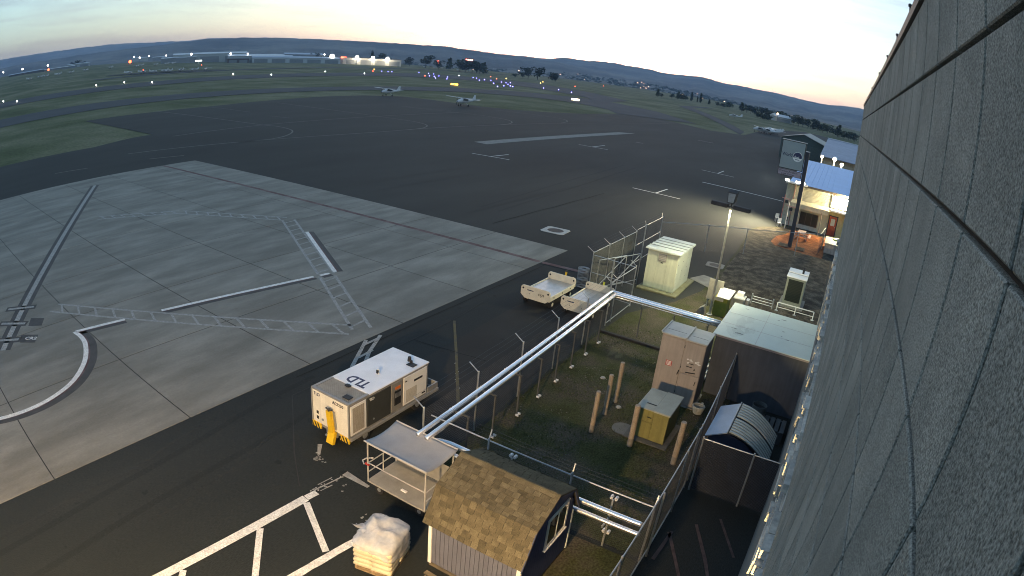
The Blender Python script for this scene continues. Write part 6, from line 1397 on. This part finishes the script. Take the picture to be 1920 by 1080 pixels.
DOORM = mat('far_door', (.20, .21, .22), .7); FW = mat('far_wall_pale', (.34, .36, .36), .7, var=.05); FW2 = mat('far_wall_grey', (.20, .22, .24), .7); FR = mat('far_roof_pale', (.46, .48, .50), .5, .2); FB = mat('far_roof_blue', (.28, .34, .42), .5, .2); FD = mat('far_dark', (.08, .085, .09), .8)
far_shed('low grey hangar with small windows at the left of the far hangar row', (408, 798), (452, 772), 30, 8.5, FW2, FR, 1.5, 4)
far_shed('tall pale hangar with a white roof in the far hangar row', (428, 800), (520, 742), 46, 13.5, FW, FR, 2.5, 3)
far_shed('long low hangar with pale wall in the middle of the far hangar row', (472, 718), (548, 672), 60, 9.5, FW, FR, 3.0, 0)
far_shed('dark brown shed in front of the long far hangar', (463, 706), (488, 692), 14, 6.0, mat('far_brown', (.09, .07, .065), .8), FD, 1, 2)
far_shed('pale long wall hangar right of centre in the far row', (492, 690), (590, 622), 26, 7.5, mat('far_wall_white', (.42, .44, .46), .7), FB, 2.0, 5)
far_shed('hangar with blue white roof behind the long wall', (548, 690), (592, 660), 30, 12, FW2, FB, 2.5, 2)
tl, PL, LL = far_shed('floodlit hangar with a red sign at the right end of the far row', (588, 640), (664, 578), 34, 9.5, mat('lit_far_wall', (.45, .44, .42), .7), FD, 1.5, 5)
for k, u in enumerate((2, 36, 58, 78)):
    v = PL(u, -3.0, 10.6); t = thing('floodlight_mast', 'floodlight glaring above the lit far hangar, %s from the left' % ORD[k], 'floodlight', (v.x, v.y, ground_z(v.x, v.y)), 0, 'floodlights on the far hangar')
    b = MB(t); b.cyl((v.x, v.y, ground_z(v.x, v.y) - .3), tuple(v), .15, n=8); b.build('mast', DARKST, t)
    b = MB(t); b.sphere(tuple(v), 2.5 if k else 3.2, n=10, sq=(1, 1, .85)); b.build('lamp', glow('hangar_flood', (1.0, .93, .78), 14), t)
    lamp('hangar_flood_lamp', tuple(v + Vector((-3, -3.5, -2.8))), 5000, (1, .82, .55), t, 1.0)
v = PL(18, -.4, 9.0); b = MB(tl); b.box((v.x - 5, v.y - .3, v.z - .1), (v.x + 5, v.y + .3, v.z + 1.6)); b.build('red_sign', glow('red_sign_glow', (1.0, .12, .05), 4), tl)
far_shed('beige shed with red lamps at the far left of the field', (338, 1046), (378, 1030), 14, 6.5, FW, FR, 1.0, 2, name='far_shed')
far_shed('long dark shed at the left edge of the field', (205, 985), (268, 965), 14, 4.2, FD, FB, 1.2, 0, name='far_shed')
far_shed('low pale shed line left of the beige shed', (268, 1010), (335, 990), 14, 4.0, FW2, FR, .8, 0, name='far_shed')
far_shed('pale house on the slope left of the far hangars', (570, 1262), (604, 1246), 14, 7, FW, FR, 1.5, 0, name='far_shed')
far_shed('grey house on the slope nearest the far hangars', (612, 1240), (640, 1226), 14, 7, FW2, FR, 1.5, 0, name='far_shed')
for k, (x, y, c, s) in enumerate(((195, 990, (1, .9, .85), 2.0), (226, 962, (1, .95, .9), 2.2), (268, 942, (1, .95, .9), 2.3), (420, 900, (1, .95, .9), 2.0), (560, 1230, (1, .8, .7), 2.2), (590, 1215, (1, .9, .8), 2.2), (625, 1200, (1, .95, .9), 2.2), (432, 752, (1, .95, .9), 2.4), (480, 725, (1, .95, .9), 2.0), (500, 712, (1, .9, .85), 1.6), (590, 655, (1, .9, .8), 1.5))):
    h = 9 if k < 7 else 12; gz = ground_z(x, y); t = thing('yard_light', 'white yard light glowing by the far sheds, %s from the left' % ORD[k], 'street lamp', (x, y, gz), 0, 'yard lights by the far sheds')
    b = MB(); b.cyl((0, 0, 0), (0, 0, h), .15, n=6); b.build('pole', DARKST, t); b = MB(); b.sphere((0, 0, h), s * .62, n=8); b.build('lamp', glow('yard_glow_%d' % (k % 3), c, 12), t)
far_shed('small white house with a lit gable among the right hand trees', (540, 66), (548, 52), 12, 4.6, FW, FR, 2.2, 1, name='far_house', group='houses by the right hand trees')
t = thing('yard_light', 'orange lamp glowing at the small white house on the right', 'street lamp', (538, 64, ground_z(538, 64)), 0, None); b = MB(); b.cyl((0, 0, 0), (0, 0, 6), .12, n=6); b.build('pole', DARKST, t); b = MB(); b.sphere((0, 0, 6.3), .9, n=8); b.build('lamp', glow('house_glow', (1, .72, .4), 9), t)
t = thing('illuminated_board', 'red lit roadside board standing above the far trees', 'sign', (672, 470, ground_z(672, 470)), R_(35)); b = MB(); b.cyl((0, 0, 0), (0, 0, 14), .3, n=8); b.build('post', DARKST, t); b = MB(); b.box((-.4, -5.5, 14), (.4, 5.5, 18)); b.build('frame', INK, t)
for k in range(4): b = MB(); b.box((-.46, -4.6 + k * 2.5, 15), (-.405, -2.8 + k * 2.5, 17)); b.build('digit', glow('board_red', (1, .25, .2), 5), t)
t = thing('fuel_sign', 'small red and white lit sign between the far trees', 'sign', (742, 575, ground_z(742, 575)), R_(40)); b = MB(); b.cyl((0, 0, 0), (0, 0, 7), .3, n=8); b.build('post', DARKST, t); b = MB(); b.box((-.4, -1.6, 7), (.4, 1.6, 12)); b.build('lit_box', glow('fuel_red', (1, .16, .10), 3.5), t)
def cars():
    cm = [mat('far_car_%d' % k, c, .4) for k, c in enumerate(((.6, .6, .6), (.12, .13, .15), (.4, .42, .45)))]
    for k in range(9):
        x, y = 758 + k * 2 + rnd.uniform(-2, 2), 612 - k * 9; t = thing('parked_car', 'tiny parked car, %s from the left below the far trees' % ORD[k], 'car', (x, y, ground_z(x, y)), R_(130 + rnd.uniform(-10, 10)), 'cars parked by the far trees')
        b = MB(); b.cbox((-2.2, -.9, .3), (2.2, .9, 1.0), .15); b.build('body', cm[k % 3], t); b = MB(); b.hexa([(-1.6, -.8, 1.0), (1.1, -.8, 1.0), (1.1, .8, 1.0), (-1.6, .8, 1.0)], [(-1.2, -.65, 1.55), (.5, -.65, 1.55), (.5, .65, 1.55), (-1.2, .65, 1.55)]); b.build('cabin', PLD, t)
        for sx in (-1.4, 1.4):
            for sy in (-.85, .85): b = MB(); b.cyl((sx, sy - .1, .32), (sx, sy + .1, .32), .32, n=10); b.build('wheel', BLACK, t)
cars()

# ---------------------------------------------------------------- trees
LEAF = mat('dark_foliage', (.030, .040, .022), .9, var=.35, scale=.6, col2=(.045, .055, .03), fine=.3, bscale=3, spec=.1); BARK = mat('bark', (.06, .05, .04), .95)
def crown_mesh(kind, seed):
    r = random.Random(seed); b = MB(); lobes = []
    if kind == 'round':
        for k in range(9): a = r.uniform(0, 6.28); q = r.uniform(0, .34); lobes.append((q * math.cos(a), q * math.sin(a), r.uniform(.32, .82), r.uniform(.16, .26), r.uniform(.13, .20)))
    elif kind == 'tall':
        for k in range(9): z = .18 + .75 * k / 8; lobes.append((r.uniform(-.04, .04), r.uniform(-.04, .04), z, .15 * (1 - .75 * abs(z - .4)), .12))
    else:
        for k in range(9): z = .2 + .72 * k / 8; w = .30 * (1.05 - z); lobes.append((r.uniform(-.06, .06), r.uniform(-.06, .06), z, w + .03, .10))
    for cx, cy, cz, rw, rh in lobes:
        for k in range(46):
            v = Vector((r.gauss(0, 1), r.gauss(0, 1), r.gauss(0, 1))).normalized() * r.uniform(.55, 1.08)
            p = Vector((cx + v.x * rw, cy + v.y * rw, cz + v.z * rh)); s = r.uniform(.028, .06)
            n = Vector((r.gauss(0, 1), r.gauss(0, 1), r.gauss(0, 1))).normalized(); u = n.orthogonal().normalized() * s; w = n.cross(u)
            b.add([p - u - w * .5, p + u * .3 - w, p + u + w * .4, p - u * .2 + w], [(0, 1, 2, 3)])
    return b.mesh('crown', LEAF, fix=False)
def trunk_mesh(seed):
    r = random.Random(seed); b = MB(); b.cyl((0, 0, -.03), (0, 0, .45), .028, .016, n=7)
    for k in range(5): a = k * 1.3; b.cyl((0, 0, .2 + .05 * k), (.22 * math.cos(a), .22 * math.sin(a), .5 + .06 * k), .012, .004, n=5, cap=False)
    return b.mesh('trunk', BARK)
CR = {k: [crown_mesh(k, 11 * i + j) for i in range(3)] for j, k in enumerate(('round', 'tall', 'cone'))}; TRK = [trunk_mesh(k) for k in range(3)]
def tree(name, label, x, y, h, kind, group, spread=1.0):
    t = thing(name, label, 'tree', (x, y, ground_z(x, y) - .2), rnd.uniform(0, 6.28), group)
    k = rnd.randrange(3); o = link('trunk', TRK[k], t); o.scale = (h, h, h); c = link('crown', CR[kind][rnd.randrange(3)], t); c.scale = (h * spread, h * spread, h)
    return t
TR1 = [(723.1, 690.8, 17, 'cone', .9), (731.8, 681.5, 15, 'round', 1.3), (741, 668, 9, 'round', 1.2), (733.7, 649.6, 8, 'round', 1.2), (747.7, 633.5, 13, 'round', 1.2), (701.2, 564.2, 16, 'round', 1.25), (672.9, 519.4, 11, 'round', 1.3), (681.5, 508.1, 14, 'cone', 1.2), (649.4, 467.2, 14, 'round', 1.3), (653.7, 461.1, 12, 'round', 1.3), (658.4, 454.5, 13, 'round', 1.3), (653.2, 444.4, 13, 'round', 1.3), (651, 438, 11, 'round', 1.4), (649.6, 431.7, 12, 'cone', 1.3), (653.1, 388.6, 4, 'round', 2.2), (658, 380, 6, 'round', 1.5), (661.2, 374.7, 12, 'round', 1.3), (666.8, 364.7, 13.5, 'round', 1.2), (666.1, 344.7, 8, 'round', 1.4), (668.1, 340.7, 9.5, 'round', 1.2)]
for k, (x, y, h, kd, sp) in enumerate(TR1): tree('broadleaf_tree' if kd == 'round' else 'conifer_tree', 'dark tree beyond the taxiway lights, %s from the left in the middle row' % ORD[k], x, y, h * 1.22, kd, 'dark trees beyond the taxiway lights', sp)
TR2 = [(647.6, 207.2, 7.5, 'cone', 1.0), (649, 203, 4, 'round', 1.5), (661.6, 195.8, 5, 'round', 1.3), (663.6, 189.1, 8, 'cone', 1.1), (665, 185, 7, 'round', 1.3), (665.2, 181, 5, 'round', 1.3), (696.5, 182.5, 9, 'tall', 1.0), (698.2, 175.9, 6, 'tall', .9), (699.1, 172.4, 9.5, 'tall', 1.0), (681.9, 158.3, 5.5, 'cone', 1.0), (674.1, 147.4, 5, 'round', 1.2), (670, 142, 4, 'round', 1.2), (665.9, 137.9, 4.5, 'round', 1.2), (667, 132.2, 7, 'round', 1.3)]
for k, (x, y, h, kd, sp) in enumerate(TR2): tree('cypress_tree' if kd == 'tall' else 'field_tree', '%s tree from the left in the sparse row below the mountain' % ORD[k], x, y, h * 1.15, kd, 'sparse trees below the mountain', sp)
k = 0; xs = [(640, 113.8), (632, 107), (622, 101), (613, 95), (604, 88), (597, 82), (590, 77), (580, 71), (572, 67), (562, 60), (555, 55), (548, 50), (541, 45), (534, 41), (528, 36), (521, 31), (512, 27), (503, 22), (494, 18), (486, 13), (478, 9), (470, 4), (463, .5), (455, -4)]
for x, y in xs: tree('hedge_tree', '%s dark tree from the left in the dense right hand tree line' % ORD[k], x, y, rnd.uniform(6, 8.5) if k % 4 else 9.5, 'round' if k % 5 else 'cone', 'dense tree line on the right', 1.35); k += 1
k = 0
for x, y in ((520, 78), (516, 75), (512, 72), (507, 70), (503, 68), (498, 66)): tree('shrub', '%s low dark shrub from the left in front of the dense tree line' % ORD[k], x, y, 4.2, 'round', 'low shrubs before the tree line', 1.7); k += 1
for k, (x, y, h) in enumerate(((560, 692, 13), (590, 668, 15), (606, 655, 13), (352, 1062, 10), (362, 1056, 12), (372, 1052, 9))): tree('broadleaf_tree', ['leftmost dark tree behind the far hangars', 'dark tree between the far hangars', 'dark tree left of the floodlit hangar', 'left dark tree above the beige shed', 'middle dark tree above the beige shed', 'right dark tree above the beige shed'][k], x, y, h, 'round', 'trees behind the far sheds', 1.3)

# ---------------------------------------------------------------- the distant town: too many and too small to count
def town():
    hz, tr_, li = MB(), MB(), MB()
    for k in range(700):
        az = rnd.uniform(6, 42); r = rnd.uniform(1300, 1500 + 800 * min(1, (az - 5) / 14)); A = R_(az); x, y = r * math.cos(A), r * math.sin(A)
        e = -.25 + (r - 1300) / 1000 * .75 * (1 if az < 30 else .9); z = 12 + r * math.tan(R_(e)) - 6; w = rnd.uniform(7, 15); h = rnd.uniform(4, 7); d = rnd.uniform(7, 12)
        if k % 3 == 0: hz.box((x - w / 2, y - d / 2, z - 8), (x + w / 2, y + d / 2, z + h)); hz.prism([(x - w / 2 - .4, y - d / 2 - .4, z + h), (x - w / 2 - .4, y, z + h + 2.4), (x - w / 2 - .4, y + d / 2 + .4, z + h)], (w + .8, 0, 0))
        else:
            for q in range(5): tr_.sphere((x + rnd.uniform(-9, 9), y + rnd.uniform(-9, 9), z + rnd.uniform(0, 4)), rnd.uniform(3, 7), n=6, sq=(1, 1, rnd.uniform(.7, 1.2)))
        if k % 24 == 0: li.sphere((x, y, z + h + 2), rnd.uniform(1.2, 2.2), n=6)
    a = hz.build('town_houses', mat('town_wall', (.22, .20, .19), .9, var=.3, scale=.02, worldco=True), kind='stuff', fix=False); b = tr_.build('town_trees', mat('town_foliage', (.035, .042, .03), .95, var=.3, scale=.02, worldco=True), kind='stuff', fix=False); c = li.build('town_lights', glow('town_glow', (1.0, .55, .35), 3.5), kind='stuff', fix=False)
    a['label'] = 'scattered pale houses of the distant town'; b['label'] = 'dark trees among the distant town houses'; c['label'] = 'small warm lights of the distant town'
    for o, cc in ((a, 'town'), (b, 'trees'), (c, 'lights')): o['category'] = cc
town()

# ---------------------------------------------------------------- tufts of grass inside the compound
def tufts():
    b = MB()
    for k in range(5200):
        x, y = rnd.uniform(13.3, 29), rnd.uniform(2.4, 9.5)
        if (22.2 < x < 24 and 3.4 < y < 5.6) or (18.7 < x < 20.8 and 3.4 < y < 5.2) or (x > 24.1 and y < 3.8): continue
        if noise.noise((x * .6, y * .6, 1.7)) < -.08: continue
        for q in range(3):
            a = rnd.uniform(0, 6.28); l = rnd.uniform(.03, .09); dx, dy = math.cos(a) * l, math.sin(a) * l; w = .012
            b.add([(x - dy * .2 - w, y + dx * .2, .008), (x + dy * .2 + w, y - dx * .2, .008), (x + dx, y + dy, rnd.uniform(.03, .08))], [(0, 1, 2)])
    edges = [((13.1, 9.4), (27.9, 9.75)), ((13.05, 2.4), (13.05, 9.4)), ((13.1, 2.4), (17, 2.45)), ((17, 2.45), (24, 2.7)), ((22.25, 3.5), (22.25, 5.5)), ((24.1, 3.8), (28.7, 3.8)), ((18.7, 3.5), (18.7, 5.1)), ((34.9, 8.1), (34.9, 10.7)), ((33.9, 4.7), (33.9, 6.4)), ((9.35, 4.1), (12.4, 4.1)), ((12.45, 4.2), (12.45, 7)), ((27.25, 6.5), (27.25, 9.7))]
    for (x0, y0), (x1, y1) in edges:
        for k in range(int(70 * math.hypot(x1 - x0, y1 - y0))):
            u = rnd.random(); x, y = x0 + (x1 - x0) * u + rnd.gauss(0, .07), y0 + (y1 - y0) * u + rnd.gauss(0, .07)
            if noise.noise((x * 1.3, y * 1.3, 5.5)) < -.1: continue
            a = rnd.uniform(0, 6.28); l = rnd.uniform(.03, .12); w = .010; b.add([(x - w, y, .008), (x + w, y, .008), (x + math.cos(a) * l, y + math.sin(a) * l, rnd.uniform(.06, .22))], [(0, 1, 2)])
    o = b.build('grass_tufts', mat('grass_blade', (.06, .07, .022), .9, var=.4, scale=1, worldco=True), kind='stuff', fix=False); tag(o, 'short sparse grass growing in the compound', 'grass')
tufts()

def pebbles():
    b = MB()
    for k in range(2600):
        x, y = rnd.uniform(13.3, 29), rnd.uniform(2.4, 9.5); s = rnd.uniform(.008, .03)
        if (22.2 < x < 24 and 3.4 < y < 5.6) or (18.7 < x < 20.8 and 3.4 < y < 5.2) or (x > 24.1 and y < 3.8) or noise.noise((x * .5, y * .5, 9.7)) < .02: continue
        b.add([(x - s, y - s * .6, .007), (x + s, y - s * .5, .007), (x + s * .1, y + s, .007), (x, y, .007 + s * .8)], [(0, 1, 3), (1, 2, 3), (2, 0, 3)])
    o = b.build('gravel', mat('loose_gravel', (.16, .15, .13), .9, var=.4, scale=9, worldco=True), kind='stuff', fix=False); tag(o, 'loose gravel strewn over the compound ground', 'gravel')
pebbles()

# ---------------------------------------------------------------- evening haze
def haze(density):
    b = MB(); b.box((-8600, -8600, -60), (8600, 8600, 280)); m = bpy.data.materials.new('haze_air'); m.use_nodes = True; nt = m.node_tree; nt.nodes.clear()
    o = nt.nodes.new('ShaderNodeOutputMaterial'); v = nt.nodes.new('ShaderNodeVolumePrincipled'); v.inputs['Color'].default_value = (.50, .68, 1.0, 1); v.inputs['Density'].default_value = density; v.inputs['Anisotropy'].default_value = .05
    nt.links.new(v.outputs[0], o.inputs['Volume']); h = b.build('haze', m, kind='stuff'); tag(h, 'thin bluish evening haze over the valley', 'haze')
HAZE = 1.3e-4
if HAZE: haze(HAZE)
